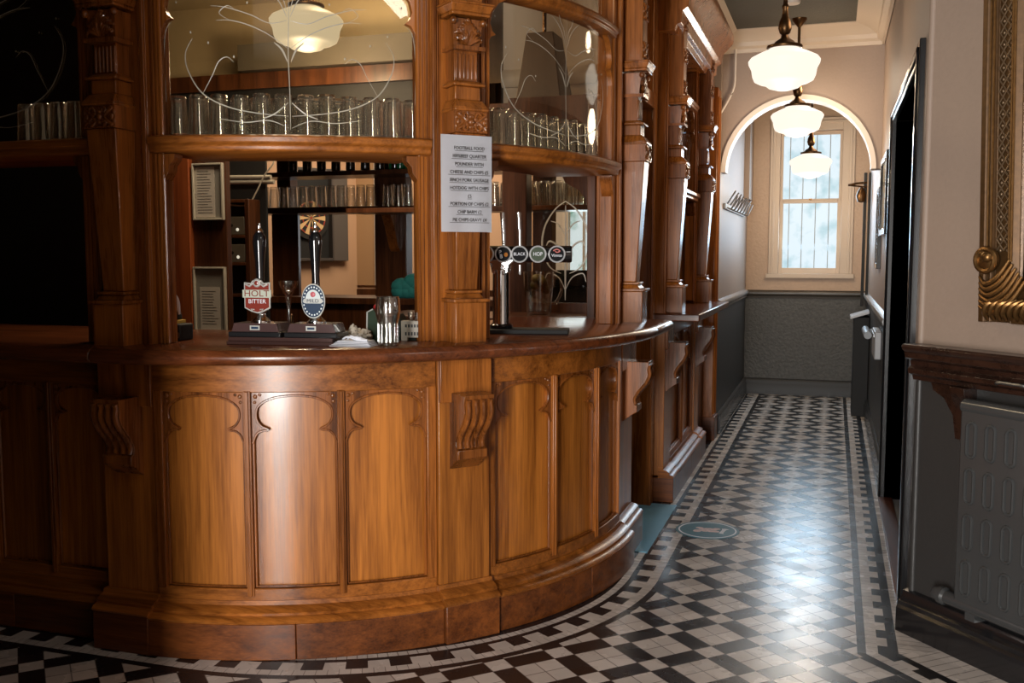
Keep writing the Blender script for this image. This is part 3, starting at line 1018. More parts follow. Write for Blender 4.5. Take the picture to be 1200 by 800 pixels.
def screen(fr, u0, u1, label, group, z0=1.805, jamb=0.05, zh=2.335):
    """glazed screen over the counter: jambs down to the counter, curved sill shelf is separate"""
    c = fr((u0 + u1) / 2, 0, 0)
    t = thing('glazed_screen', label, 'glazed screen', (c.x, c.y, 1.085), group)
    for a0, a1, e in ((u0, u0 + jamb, u0), (u1 - jamb, u1, u1)):
        jo = B().box(a0, a1, 1.0885, 2.895, -0.06, 0.0).build('jamb', M['frame'], t, fr, bevel=0.003)
        for z0_, z1_ in ((1.089, 1.744), (1.807, 2.89)):
            mo = B()
            for k_ in (0.35, 0.7, 1.0):
                a = a0 + (a1 - a0) * k_ if e == u0 else a1 - (a1 - a0) * k_
                mo.tube([(a, z0_, 0.0), (a, z1_, 0.0)], 0.006, 6)
            mo.build('jamb_moulding', M['frame'], jo, fr)
    a0, a1 = u0 + jamb, u1 - jamb
    hd = B()
    h2 = B()
    hd.run([(-0.05, zh), (0.0, zh), (0.012, zh + 0.006), (0.012, zh + 0.016), (0.022, zh + 0.024), (0.022, zh + 0.040), (0.006, zh + 0.055), (-0.05, zh + 0.055)], a0, a1)
    h2.run([(-0.05, 2.84), (0.0, 2.84), (0.018, 2.86), (0.018, 2.895), (-0.05, 2.895)], a0, a1)
    h2.build('head_rail', M['rail'], t, fr, bevel=0.002)
    hd.build('head_rail', M['rail'], t, fr, bevel=0.002)
    pn = B().box(a0 - 0.006, a1 + 0.006, z0 - 0.002, zh + 0.004, -0.034, -0.029).build('pane', M['pane'], t, fr)
    pn2 = B().box(a0 - 0.006, a1 + 0.006, zh + 0.05, 2.845, -0.034, -0.029).build('top_light', M['pane'], t, fr)
    # cusped corners of the head
    for s_, e in ((1, a0), (-1, a1)):
        cu = B()
        pts = [(e, zh + 0.002), (e + s_ * 0.10, zh + 0.002), (e + s_ * 0.055, zh - 0.02), (e + s_ * 0.024, zh - 0.06), (e + s_ * 0.016, zh - 0.095), (e + s_ * 0.026, zh - 0.122), (e + s_ * 0.042, zh - 0.135),
               (e + s_ * 0.020, zh - 0.143), (e + s_ * 0.006, zh - 0.165), (e, zh - 0.20)]
        if s_ < 0:
            pts = pts[::-1]
        cu.prism(pts, -0.03, -0.006)
        cu.build('cusped_corner', M['frame'], t, fr, bevel=0.003)
    # little corbels under the sill
    for s_, e in ((1, a0), (-1, a1)):
        cb = B()
        prof = [(e, 1.744), (e + s_ * 0.045, 1.744), (e + s_ * 0.043, 1.725), (e + s_ * 0.025, 1.705), (e + s_ * 0.022, 1.685), (e + s_ * 0.008, 1.665), (e, 1.655)]
        if s_ < 0:
            prof = prof[::-1]
        cb.prism(prof, -0.05, 0.004)
        cb.build('corner_corbel', M['carve'], t, fr, bevel=0.002)
    # acid-etched lily
    et = B()
    um, W_ = (a0 + a1) / 2, (a1 - a0)
    k = W_ / 297.0

    def E(pts, r=0.0022):
        q = [(um + (x - 328) * k, z0 + (157 - y) * k * 1.02, -0.028) for x, y in pts]
        sp_ = spline(q, 6)
        n_ = len(sp_)
        et.tube(sp_, [0.55 * r * (0.3 + 0.7 * sin(pi * i / (n_ - 1))) for i in range(n_)], 5, 0.3)
    E([(328, 150), (328, 110), (327, 70), (328, 32), (329, -12)], 0.0030)
    for s_ in (1, -1):
        f = lambda x: 328 + s_ * (x - 328)
        E([(f(330), 75), (f(336), 62), (f(345), 54)], 0.0065)
        E([(f(330), 60), (f(352), 45), (f(375), 35), (f(396), 30), (f(412), 30)], 0.0036)
        E([(f(396), 30), (f(408), 22), (f(398), 14), (f(388), 20)], 0.0024)
        E([(f(330), 30), (f(350), 33), (f(372), 24), (f(400), 16), (f(418), 14)], 0.0034)
        E([(f(330), 26), (f(338), 10), (f(348), 0), (f(362), -8)], 0.0040)
        E([(f(330), 20), (f(334), 6), (f(342), -4), (f(348), -22)], 0.0034)
        E([(f(330), 135), (f(365), 132), (f(400), 125), (f(430), 110), (f(447), 85), (f(450), 65), (f(441), 49)], 0.0042)
        E([(f(430), 110), (f(418), 90), (f(410), 75), (f(400), 70), (f(392), 76)], 0.0030)
        E([(f(330), 148), (f(352), 140), (f(380), 142), (f(410), 138)], 0.0030)
        E([(f(330), 120), (f(345), 132), (f(360), 138)], 0.0045)
        E([(f(476), 118), (f(477), 70), (f(474), 40), (f(466), 30)], 0.0030)
        for (x, y) in ((422, 52), (375, 8), (392, 68), (443, 40), (460, 6)):
            et.ball((um + (f(x) - 328) * k, z0 + (157 - y) * k, -0.028), 0.003, (1, 1.5, 0.2), 8)
    et.build('etched_lily', M['etch'], pn, fr)
    return t


# --- counter top and glass shelf
def ring_slab(name, label, cat, uA, uB, prof, mat, extra=()):
    b = B()
    b.run(prof, uA, uB)
    b.cut(0.05)
    for v in b.b.verts:
        v.co = ARC(*v.co)
    t = b
    for fr, u0, u1 in extra:
        e = B().run(prof, u0, u1)
        for v in e.b.verts:
            v.co = fr(*v.co)
        tmp = bpy.data.meshes.new('tmp')
        e.b.to_mesh(tmp)
        e.b.free()
        t.b.from_mesh(tmp)
        bpy.data.meshes.remove(tmp)
    c = ARC((uA + uB) / 2, 0, 0)
    o = t.build(name, mat, None, None, loc=(c.x, c.y, 1.0), bevel=0.004)
    tag(o, label, cat)
    return o


U45 = lambda d: d * D
UA0, UA1, UB0, UB1 = U45(4.4), U45(43.9), U45(52.2), U45(91.8)
ctop = [(-0.62, 1.035), (0.18, 1.035), (0.196, 1.040), (0.205, 1.052), (0.205, 1.068), (0.194, 1.082), (0.18, 1.088), (-0.62, 1.088)]
ring_slab('bar_counter', 'polished dark mahogany counter top running round the curved bar', 'counter top', 0.0, U45(90), ctop, M['top'], ((FS, -1.6, 0.0), (FX, 0.0, 0.42)))

front_bay(ALOW, UA0 * KL, UA1 * KL, 3, 'curved bar front bay with three arched panels left of the centre pilaster', 'panelled bar fronts')
front_bay(ALOW, UB0 * KL, UB1 * KL, 3, 'curved bar front bay with three arched panels between the centre pilaster and the corridor', 'panelled bar fronts')
FS2 = Flat(CX, CY - R0 + 0.04, 0)
front_bay(FS2, -0.96, -0.115, 3, 'straight bar front in deep shade at the left edge, left of the shaded pilaster', 'panelled bar fronts', end=0.03)

PL = Flat(CX, CY - R0 - 0.005, 0)
PM = Flat(CX + (R0 + 0.002) * sin(rad(48.05)), CY - (R0 + 0.002) * cos(rad(48.05)), 48.05)
PR = Flat(CX + R0, 4.30 + 0.235, 90)
PLl, PRl = PL, PR
PMl = Flat(PM.o.x + PM.w.x * 0.028, PM.o.y + PM.w.y * 0.028, 48.05)
lower_pilaster(PLl, 0.112, 'shaded pedestal with reeded console bracket at the left end of the curved bar front', 'pilaster pedestals under the counter', pd=0.092)
lower_pilaster(PMl, 0.104, 'brightly lit pedestal with reeded console bracket below the paper menu', 'pilaster pedestals under the counter', pd=0.082)
lower_pilaster(PRl, 0.165, 'pedestal with console bracket at the corridor end of the curved bar, beside the blue mat', 'pilaster pedestals under the counter')
upper_pilaster(PL, 0.112, 'dark carved tapering pilaster at the left, above the shaded pedestal', 'carved pilasters above the counter')
upper_pilaster(PM, 0.104, 'carved tapering pilaster in the middle of the bar, carrying the paper menu', 'carved pilasters above the counter')
upper_pilaster(PR, 0.150, 'carved tapering pilaster at the corridor corner of the curved bar', 'carved pilasters above the counter')

screen(AUP, UA0 * KU, UA1 * KU, 'curved glazed screen with etched lily left of the centre pilaster, an added lamp behind it for a reflected one', 'etched glazed screens over the counter', jamb=0.045)
screen(AUP, UB0 * KU, UB1 * KU, 'curved glazed screen with etched lily between the centre pilaster and the corridor', 'etched glazed screens over the counter', jamb=0.03)
screen(FS, -1.30, -0.115, 'dark straight glazed screen at the left edge, left of the shaded carved pilaster', 'etched glazed screens over the counter')

sprof = [(-0.34, 1.748), (0.012, 1.748), (0.020, 1.754), (0.020, 1.768), (0.034, 1.778), (0.034, 1.798), (0.022, 1.805), (-0.34, 1.805)]


def shelf(fr, u0, u1, label):
    c = fr((u0 + u1) / 2, 0, 0)
    o = B().run(sprof, u0, u1).build('glass_shelf', M['rail'], None, fr, loc=(c.x, c.y, 1.748), bevel=0.003)
    return tag(o, label, 'shelf', 'shelves of upturned glasses')


shelf(AUP, UA0 * KU + 0.003, UA1 * KU - 0.003, 'curved wooden shelf carrying upturned glasses above the hand pumps')
shelf(AUP, UB0 * KU + 0.003, UB1 * KU - 0.003, 'curved wooden shelf carrying upturned glasses above the beer font')
shelf(FS, -1.29, -0.118, 'straight dark shelf with a few glasses at the left edge')

# entablature over the whole bar
enprof = [(-0.06, 2.90), (0.02, 2.90), (0.03, 2.93), (0.06, 2.95), (0.07, 2.99), (0.12, 3.02), (-0.06, 3.02)]
ring_slab('bar_cornice', 'moulded mahogany cornice along the top of the curved bar', 'cornice', 0.0, U45(90), enprof, M['frame'], ((FS, -1.6, 0.0), (FX, 0.0, 0.42)))

# ---- the staff opening behind the blue mat
FXi = Flat(CX + R0, 4.72, 90)       # u = y - 4.72
t = thing('service_door', 'dark panelled service door set back behind the blue mat', 'door', (-1.10, 5.06, 0))
fd = Flat(-1.10, 4.66, 90)
B().box(0, 0.82, 0.02, 2.15, -0.04, 0).build('door_leaf', M['dark'], t, fd, bevel=0.003)
md = B()
for (a, c, e, f) in ((0.10, 0.38, 0.2, 0.95), (0.44, 0.72, 0.2, 0.95), (0.10, 0.38, 1.1, 2.0), (0.44, 0.72, 1.1, 2.0)):
    md.tube([(a, e, 0.002), (c, e, 0.002), (c, f, 0.002), (a, f, 0.002)], 0.010, 6, closed=True)
md.build('panel_moulding', M['frame'], t, fd)
B().lathe([(0.0, 0.05), (0.02, 0.045), (0.024, 0.03), (0.012, 0.015), (0.012, 0.0)], 0.06, 1.02, 14, 'w').build('door_knob', M['brass'], t, fd)
t = thing('door_surround', 'tall mahogany surround with a slanting transom over the service door', 'door surround', (-0.93, 5.06, 0))
dsf = Flat(-0.93, 4.705, 90)
B().box(0.0, 0.06, 0.0, 2.92, -0.14, -0.02).build('jamb', M['frame'], t, dsf, bevel=0.003)
B().box(0.66, 0.74, 0.0, 2.92, -0.14, -0.01).build('jamb', M['frame'], t, dsf, bevel=0.003)
B().box(0.06, 0.66, 2.18, 2.26, -0.14, -0.01).build('transom', M['rail'], t, dsf, bevel=0.004)
B().box(0.06, 0.66, 2.26, 2.9, -0.10, -0.095).build('fanlight', M['pane'], t, dsf)
hb = B().box(0.06, 0.66, 2.82, 2.92, -0.14, -0.01).build('head', M['rail'], t, dsf, bevel=0.003)
mo = B()
for a in (0.056, 0.664):
    mo.tube([(a, 0.0, -0.02), (a, 2.9, -0.02)], 0.007, 6)
mo.build('edge_bead', M['frame'], t, dsf)

# ---- second hatch along the corridor
Y0 = 5.47
FH = Flat(-0.90, Y0, 90)            # u = y - 5.47
front_bay(FH, 0.235, 1.27, 2, 'straight panelled bar front along the corridor below the serving shelf', 'panelled bar fronts')
H1 = Flat(-0.90, Y0 + 0.12, 90)
H2 = Flat(-0.90, Y0 + 1.38, 90)
lower_pilaster(H1, 0.112, 'pedestal with scrolled console at the near end of the corridor serving hatch', 'pilaster pedestals under the counter', 0.12)
lower_pilaster(H2, 0.106, 'pedestal with scrolled console at the far end of the corridor serving hatch', 'pilaster pedestals under the counter', 0.12)
upper_pilaster(H1, 0.112, 'carved tapering pilaster at the near end of the corridor serving hatch', 'carved pilasters above the counter', z0=1.07)
upper_pilaster(H2, 0.106, 'carved tapering pilaster at the far end of the corridor serving hatch', 'carved pilasters above the counter', z0=1.07)
o = B().box(-0.02, 1.55, 1.03, 1.07, -0.30, 0.205).build('serving_shelf', M['top'], None, FH, loc=(-0.80, Y0 + 0.7, 1.03), bevel=0.006)
tag(o, 'straight dark serving shelf with a square end along the corridor hatch', 'shelf')
screen(FH, 0.235, 1.27, 'glazed screen of the corridor hatch seen edge on between two carved pilasters', 'etched glazed screens over the counter')
o = B().run(sprof, 0.24, 1.265).build('glass_shelf', M['rail'], None, FH, loc=(-0.95, Y0 + 0.7, 1.748), bevel=0.003)
tag(o, 'wooden rail shelf inside the corridor hatch', 'shelf', 'shelves of upturned glasses')
t = thing('end_post', 'tall plain mahogany end post where the bar meets the pale arch wall', 'post', (-0.90, 7.35, 0))
fp = Flat(-0.90, 7.02, 90)
B().box(0.0, 0.42, 0.0, 2.62, -0.12, -0.02).build('infill_board', M['dark'], t, fp, bevel=0.003)
B().box(0.42, 0.60, 0.0, 2.62, -0.12, 0.06).build('post', M['frame'], t, fp, bevel=0.006)
ps = B()
ps.tube([(0.50, 0.2, 0.062), (0.50, 2.55, 0.062)], 0.014, 8)
ps.tube([(0.43, 0.2, 0.062), (0.43, 2.55, 0.062)], 0.008, 8)
ps.build('post_bead', M['frame'], t, fp)
B().box(0.41, 0.61, 0.0, 0.18, -0.02, 0.075).build('post_plinth', M['plinth'], t, fp, bevel=0.004)
# entablature of the hatch with its scrolled end
cprof = [(-0.08, 2.60), (0.05, 2.60), (0.06, 2.63), (0.085, 2.64), (0.09, 2.70), (0.12, 2.72), (0.13, 2.78), (0.19, 2.84), (0.20, 2.87), (0.20, 2.90), (-0.08, 2.90)]
t = thing('hatch_cornice', 'deep moulded mahogany cornice over the corridor hatch, ending short of the arch', 'cornice', (-0.90, 6.4, 2.60))
B().run(cprof, -0.05, 1.62).build('cornice_moulding', M['frame'], t, FH, bevel=0.003)
sb = B()
sb.prism([(1.62, 2.90), (1.78, 2.90), (1.82, 2.82), (1.95, 2.68), (2.10, 2.55), (2.12, 2.46), (2.02, 2.40), (1.62, 2.40)], -0.08, 0.03)
sb.build('scrolled_end', M['frame'], t, FH, bevel=0.006)
B().lathe([(0.0, 0.012), (0.03, 0.010), (0.05, 0.0)], 1.84, 2.62, 20, 'w').build('carved_boss', M['carve'], t, Flat(-0.87, Y0, 90))

# ------------------------------------------------------------------ glasses
def glass_profile(h, rb, rt, wall=0.0022, foot=0.012):
    return [(0.0, 0.0), (rb * 0.92, 0.0), (rb, 0.004), (rb, foot), (rt, h), (rt - wall, h), (rb - wall, foot + 0.004), (0.0, foot + 0.002)]


def upturned(label, group, h=0.145, r0=0.035, r1=0.029, seg=20):
    o = B().lathe([(r, h - z) for r, z in glass_profile(h, r1, r0)][::-1], 0, 0, seg).build('pint_glass', M['vessel'], None, ID, smooth=50)
    tag(o, label, 'glass', group)
    return o


g0 = None
used = [False]


def put_glass(p, label, group, sc=1.0):
    global g0
    if g0 is None:
        g0 = upturned(label, group)
        o = g0
    else:
        o = g0.copy()
        COL.objects.link(o)
        o['label'], o['group'] = label, group
    o.location = p
    o.scale = (sc, sc, sc)
    o.rotation_euler = (0, 0, random.random() * 6)
    return o


for rr, off, lab, grp in ((-0.085, 0, 'upturned pint glass in the front row behind the left curved screen, above the hand pumps', 'front row of glasses over the hand pumps'),
                          (-0.175, 0.5, 'upturned pint glass in the back row behind the left curved screen, above the hand pumps', 'back row of glasses over the hand pumps')):
    n = 12 if off == 0 else 11
    for k in range(n):
        th = 7.0 + (k + off) * 3.2 + random.uniform(-0.1, 0.1)
        q = ARC(th * D, 1.8055, rr)
        put_glass(q, lab, grp, 1.0 + random.uniform(-0.02, 0.03))
for rr, off, lab, grp in ((-0.085, 0, 'upturned pint glass in the front row behind the right curved screen, above the beer font', 'front row of glasses over the beer font'),
                          (-0.175, 0.5, 'upturned pint glass in the back row behind the right curved screen, above the beer font', 'back row of glasses over the beer font')):
    n = 11 if off == 0 else 10
    for k in range(n):
        th = 54.6 + (k + off) * 3.2
        q = ARC(th * D, 1.8055, rr)
        put_glass(q, lab, grp, 0.98 + random.uniform(-0.03, 0.03))
for k in range(5):
    put_glass(FS(-0.20 - 0.074 * k, 1.8055, -0.09), 'upturned pint glass on the dark shelf at the left edge', 'glasses on the dark left shelf')

# ------------------------------------------------------------------ on the counter
ZT = 1.0885


def hand_pump(x, y, label, clip):
    t = thing('hand_pump', label, 'beer pump', (x, y, ZT), 'hand pumps on the counter')
    f = Flat(x, y, 8, ZT)
    b = B().taper(0.20, 0.100, 0.0, 0.20, 0.100, 0.028, 0.0).taper(0.19, 0.094, 0.028, 0.185, 0.090, 0.034)
    b = B()
    b.box(-0.096, 0.096, 0.026, 0.044, -0.06, 0.06)
    b.build('base_step', M['black'], t, f, bevel=0.003)
    B().prism([(-0.088, 0.044), (0.088, 0.044), (0.078, 0.074), (-0.078, 0.074)], -0.052, 0.052).build('pump_base', pbr('pump_base_wood', (0.06, 0.03, 0.028), 0.25, coat=0.5), t, f, bevel=0.002)
    pl = B().box(-0.018, 0.018, 0.050, 0.066, 0.052, 0.0535).build('name_plate', M['silver'], t, f)
    B().box(-0.013, 0.013, 0.054, 0.062, 0.0535, 0.054).build('plate_inset', M['navy'], pl, f)
    B().lathe([(0.034, 0.074), (0.034, 0.080), (0.026, 0.086), (0.017, 0.094), (0.015, 0.106), (0.021, 0.114), (0.022, 0.128), (0.014, 0.138), (0.014, 0.165), (0.0, 0.165)], 0, 0, 24).build('chrome_collar', M['chrome'], t, f)
    B().lathe([(0.0, 0.16), (0.015, 0.16), (0.014, 0.20), (0.0135, 0.24), (0.0165, 0.29), (0.0215, 0.335), (0.0235, 0.355), (0.021, 0.375), (0.013, 0.388), (0.0, 0.388)], 0, 0, 24).build('pump_handle', M['blackplastic'], t, f)
    B().lathe([(0.013, 0.386), (0.014, 0.392), (0.010, 0.398), (0.006, 0.402), (0.007, 0.412), (0.0045, 0.420), (0.0, 0.422)], 0, 0, 18).build('chrome_finial', M['chrome'], t, f)
    if clip == 'shield':
        out = [(-0.048, 0.215), (-0.024, 0.212), (-0.016, 0.222), (0.016, 0.222), (0.024, 0.212), (0.048, 0.215), (0.048, 0.125), (0.022, 0.112), (0.0, 0.106), (-0.022, 0.112), (-0.048, 0.125)]
        c = B().prism(out, 0.022, 0.028).build('pump_clip', M['silver'], t, f, bevel=0.001)
        inn = [(a * 0.91, 0.163 + (v - 0.163) * 0.91) for a, v in out]
        B().prism(inn, 0.028, 0.0292).build('enamel_face', M['red_clip'], c, f)
        B().box(-0.053, 0.053, 0.161, 0.189, 0.0285, 0.032).build('name_band', pbr('pale_green_silver', (0.50, 0.53, 0.44), 0.3, metal=0.2), c, f, bevel=0.0015)
        cr = B().lathe([(0.0, 0.033), (0.012, 0.032), (0.016, 0.028)], 0.0, 0.212, 18, 'w')
        for s_ in (-1, 1):
            cr.tube([(s_ * 0.012, 0.212, 0.030), (s_ * 0.026, 0.201, 0.031), (s_ * 0.040, 0.208, 0.030)], 0.004, 6)
            cr.tube([(s_ * 0.010, 0.120, 0.030), (s_ * 0.022, 0.122, 0.030), (s_ * 0.014, 0.112, 0.030)], 0.0025, 6)
        cr.build('crest', M['silver'], c, f)
        B().lathe([(0.0, 0.0342), (0.007, 0.0338), (0.008, 0.033)], 0.0, 0.212, 14, 'w').build('rose_emblem', M['red_clip'], c, f)
        text('HOLT', 0.031, M['red_clip'], c, f, 0, 0.175, 0.0324, sx=1.15)
        text('BITTER', 0.0205, M['paper'], c, f, 0, 0.148, 0.0296, sx=1.02)
    else:
        el = lambda r, z: [(r * 0.043 * cos(2 * pi * k / 36), 0.151 + r * 0.060 * sin(2 * pi * k / 36)) for k in range(36)]
        c = B().prism(el(1.0, 0), 0.022, 0.028).build('pump_clip', M['silver'], t, f, bevel=0.001)
        B().prism(el(0.93, 0), 0.028, 0.0288).build('enamel_ring', M['navy'], c, f)
        B().prism(el(0.66, 0), 0.0288, 0.0294).build('enamel_face', pbr('pale_enamel', (0.60, 0.66, 0.66), 0.3), c, f)
        tick = B()
        for k in range(22):
            a = 2 * pi * k / 22
            uu, vv = 0.8 * 0.043 * cos(a), 0.151 + 0.8 * 0.060 * sin(a)
            tick.ball((uu, vv, 0.029), 0.0028, (1, 1.2, 0.3), 6)
        tick.build('ring_marks', pbr('white_enamel', (0.75, 0.8, 0.8), 0.3), c, f)
        lo = [(0.66 * 0.043 * cos(a), 0.143 + 0.66 * 0.052 * sin(a)) for a in [pi + pi * k / 16 for k in range(17)]]
        B().prism(lo, 0.0294, 0.0298).build('lower_field', M['navy'], c, f)
        B().lathe([(0.0, 0.032), (0.007, 0.0315), (0.010, 0.029)], 0.0, 0.174, 16, 'w').build('rose_emblem', pbr('rose_pink', (0.5, 0.12, 0.14), 0.4), c, f)
        B().box(-0.034, 0.034, 0.144, 0.159, 0.0294, 0.0312).build('name_band', M['silver'], c, f, bevel=0.001)
        text('MILD', 0.0165, M['navy'], c, f, 0, 0.1515, 0.0316, sx=1.2)
    return t


tray = B().box(-0.215, 0.175, 0.0, 0.012, -0.085, 0.065).box(-0.21, 0.17, 0.012, 0.026, -0.080, 0.060).build('pump_stand', pbr('pump_stand_wood', (0.055, 0.026, 0.022), 0.22, coat=0.6), None, Flat(-1.795, 3.02, 8, ZT), loc=(-1.80, 3.02, ZT), bevel=0.002)
tag(tray, 'low dark wooden stand carrying both hand pumps on the counter', 'stand')
hand_pump(-1.908, 3.005, 'hand pump with a red shield clip reading HOLT BITTER', 'shield')
hand_pump(-1.705, 3.033, 'hand pump with a blue and white oval clip reading MILD', 'oval')

# pint glass standing upright
def pint(x, y):
    t = thing('nonic_glass', 'empty ribbed pint glass standing upright on the counter right of the pumps', 'glass', (x, y, ZT))
    f = Flat(x, y, 0, ZT)
    prof = [(0.0, 0.0), (0.033, 0.0), (0.035, 0.006), (0.0335, 0.04), (0.0345, 0.075), (0.042, 0.105), (0.0435, 0.125), (0.041, 0.155), (0.038, 0.166), (0.036, 0.166), (0.039, 0.155), (0.041, 0.125), (0.039, 0.105), (0.0315, 0.075), (0.0305, 0.04), (0.031, 0.014), (0.0, 0.012)]
    B().lathe(prof, 0, 0, 32).build('glass_wall', M['vessel'], t, f, smooth=60)
    fl = B()
    for k in range(14):
        a = 2 * pi * k / 14
        fl.tube([(0.0345 * cos(a), 0.01, 0.0345 * sin(a)), (0.0345 * cos(a), 0.075, 0.0345 * sin(a))], 0.0022, 5)
    fl.build('flutes', M['vessel'], t, f)
    B().lathe([(0.0375, 0.164), (0.0385, 0.166), (0.0375, 0.168), (0.0365, 0.166), (0.0375, 0.164)], 0, 0, 32).build('rim', M['vessel'], t, f)


pint(-1.452, 3.075)
# white slips and cloth beside it
b = B()
for k in range(5):
    a = 0.3 * k
    b.box(-0.075 + 0.006 * k, 0.075 - 0.004 * k, 0.004 * k, 0.004 * k + 0.0025, -0.04, 0.035 - 0.003 * k)
o = b.build('beer_mats', M['paper'], None, Flat(-1.553, 3.015, 4, ZT), loc=(-1.553, 3.015, ZT), bevel=0.001)
tag(o, 'short stack of white paper slips lying on the counter by the pint glass', 'paper slips')
b = B()
for k in range(5):
    pts = [(-0.055 + 0.02 * k + random.uniform(-.01, .01), 0.020, -0.02), (-0.02 + 0.012 * k, 0.030 + 0.003 * (k % 2), 0.0), (0.02, 0.022 + 0.004 * (k % 3), 0.012), (0.06 - 0.006 * k, 0.022, 0.02 - 0.008 * k)]
    b.tube(spline(pts, 5), 0.0035, 6)
o = b.build('white_cord', M['paper'], None, Flat(-1.555, 3.015, 4, ZT), loc=(-1.555, 3.015, ZT))
tag(o, 'loose white cord heaped on the paper slips on the counter', 'cord')
t = thing('menu_card', 'dark green folded card standing on the counter behind the white slips', 'card', (-1.56, 3.22, ZT))
f = Flat(-1.56, 3.22, 0, ZT)
B().prism([(-0.03, 0.0), (-0.026, 0.105), (-0.004, 0.115), (0.075, 0.0)], -0.03, 0.03).build('card_face', pbr('dark_green_card', (0.02, 0.035, 0.02), 0.3), t, f, bevel=0.001)
B().tube([(-0.03, 0.0, 0.032), (-0.027, 0.105, 0.032), (-0.004, 0.116, 0.032)], 0.003, 6).build('silver_edge', M['silver'], t, f)
B().ball((-0.006, 0.122, 0.0), 0.011).build('red_ball', pbr('red_bead', (0.35, 0.02, 0.02), 0.3), t, f)
o = B().prism([(0.0, 0.0), (0.005, 0.09), (0.02, 0.095), (0.10, 0.0)], -0.03, 0.03).build('menu_card', pbr('black_green_card', (0.016, 0.022, 0.018), 0.3), None, Flat(-1.53, 3.30, 0, ZT), loc=(-1.53, 3.30, ZT), bevel=0.001)
tag(o, 'second dark card half hidden behind the pint glass', 'card')
# crumpled napkin
b = B()
b.ball((0.0, 0.022, 0.0), 0.034, (1.35, 0.62, 0.8), 20)
b.ball((-0.022, 0.034, 0.004), 0.022, (0.9, 1.0, 0.7), 16)
for v in b.b.verts:
    k = 1.0 + random.uniform(-0.24, 0.20)
    v.co = Vector((v.co.x * k, max(0.001, v.co.y * (1 + random.uniform(-0.2, 0.25))), v.co.z * k))
o = b.build('napkin', pbr('cream_napkin', (0.46, 0.40, 0.32), 0.9), None, Flat(-1.60, 3.15, 0, ZT), loc=(-1.60, 3.15, ZT), smooth=20)
tag(o, 'crumpled cream napkin in front of the green card', 'napkin')
# small printed carton with two tiny glasses on it
t = thing('card_holder', 'small grey card holder printed with black capitals against the centre pilaster', 'card holder', (-1.45, 3.27, ZT))
f = Flat(-1.45, 3.27, 10, ZT)
B().box(-0.035, 0.05, 0.012, 0.072, -0.02, 0.02).box(-0.035, -0.012, 0.0, 0.012, -0.02, 0.02).box(0.03, 0.05, 0.0, 0.012, -0.02, 0.02).build('holder_body', M['card'], t, f, bevel=0.001)
text('COURSE', 0.017, M['ink'], t, f, 0.007, 0.055, 0.0205, sx=1.0) if False else None
lines = B()
for k in range(6):
    lines.box(-0.020 + k * 0.011, -0.013 + k * 0.011 , 0.049, 0.060, 0.02, 0.0208)
    lines.box(-0.020 + k * 0.011, -0.014 + k * 0.011 , 0.020, 0.032, 0.02, 0.0208)
lines.build('printed_capitals', M['ink'], t, f)
for k in range(2):
    o = B().lathe(glass_profile(0.03, 0.010, 0.012, 0.0015, 0.004), 0, 0, 14).build('small_glass', M['vessel'], None, Flat(-1.452 + 0.026 * k, 3.268, 0, ZT + 0.0725), loc=(-1.452 + 0.026 * k, 3.268, ZT + 0.0725))
    tag(o, 'tiny clear glass standing on the grey card holder', 'glass', 'tiny glasses on the card holder')

# beer font with five taps
fx, fy = -1.255, 3.705
t = thing('beer_font', 'chrome and black beer font with five round badges on the counter', 'beer font', (fx, fy, ZT))
FB = Flat(fx, fy, 12, ZT)
col = B().lathe([(0.050, 0.0), (0.050, 0.012), (0.042, 0.016), (0.040, 0.022), (0.0335, 0.026), (0.0335, 0.235), (0.036, 0.245), (0.036, 0.25), (0.0, 0.25)], 0, 0, 32)
col.build('column', M['chrome'], t, FB)
B().lathe([(0.043, 0.014), (0.046, 0.020), (0.046, 0.032), (0.040, 0.036)], 0, 0, 32).build('foot_ring', M['blackplastic'], t, FB)
neck = B()
neck.prism([(-0.034, 0.235), (0.034, 0.235), (0.040, 0.27), (0.065, 0.292), (-0.065, 0.292), (-0.040, 0.27)], -0.028, 0.028)
neck.build('neck', M['chrome'], t, FB, bevel=0.008)
B().lathe([(0.0, -0.105), (0.03, -0.105), (0.033, -0.10), (0.033, 0.275), (0.03, 0.28), (0.0, 0.28)], 0.312, 0.0, 24, 'u').build('crossbar', M['blackplastic'], t, FB)
badges = [(-0.056, M['orange'], None), (0.014, M['badgeblack'], 'PB'), (0.078, M['badgeblack'], 'BLACK'), (0.150, M['badgegreen'], 'HOP'), (0.224, M['badgeblack'], 'Vimto')]
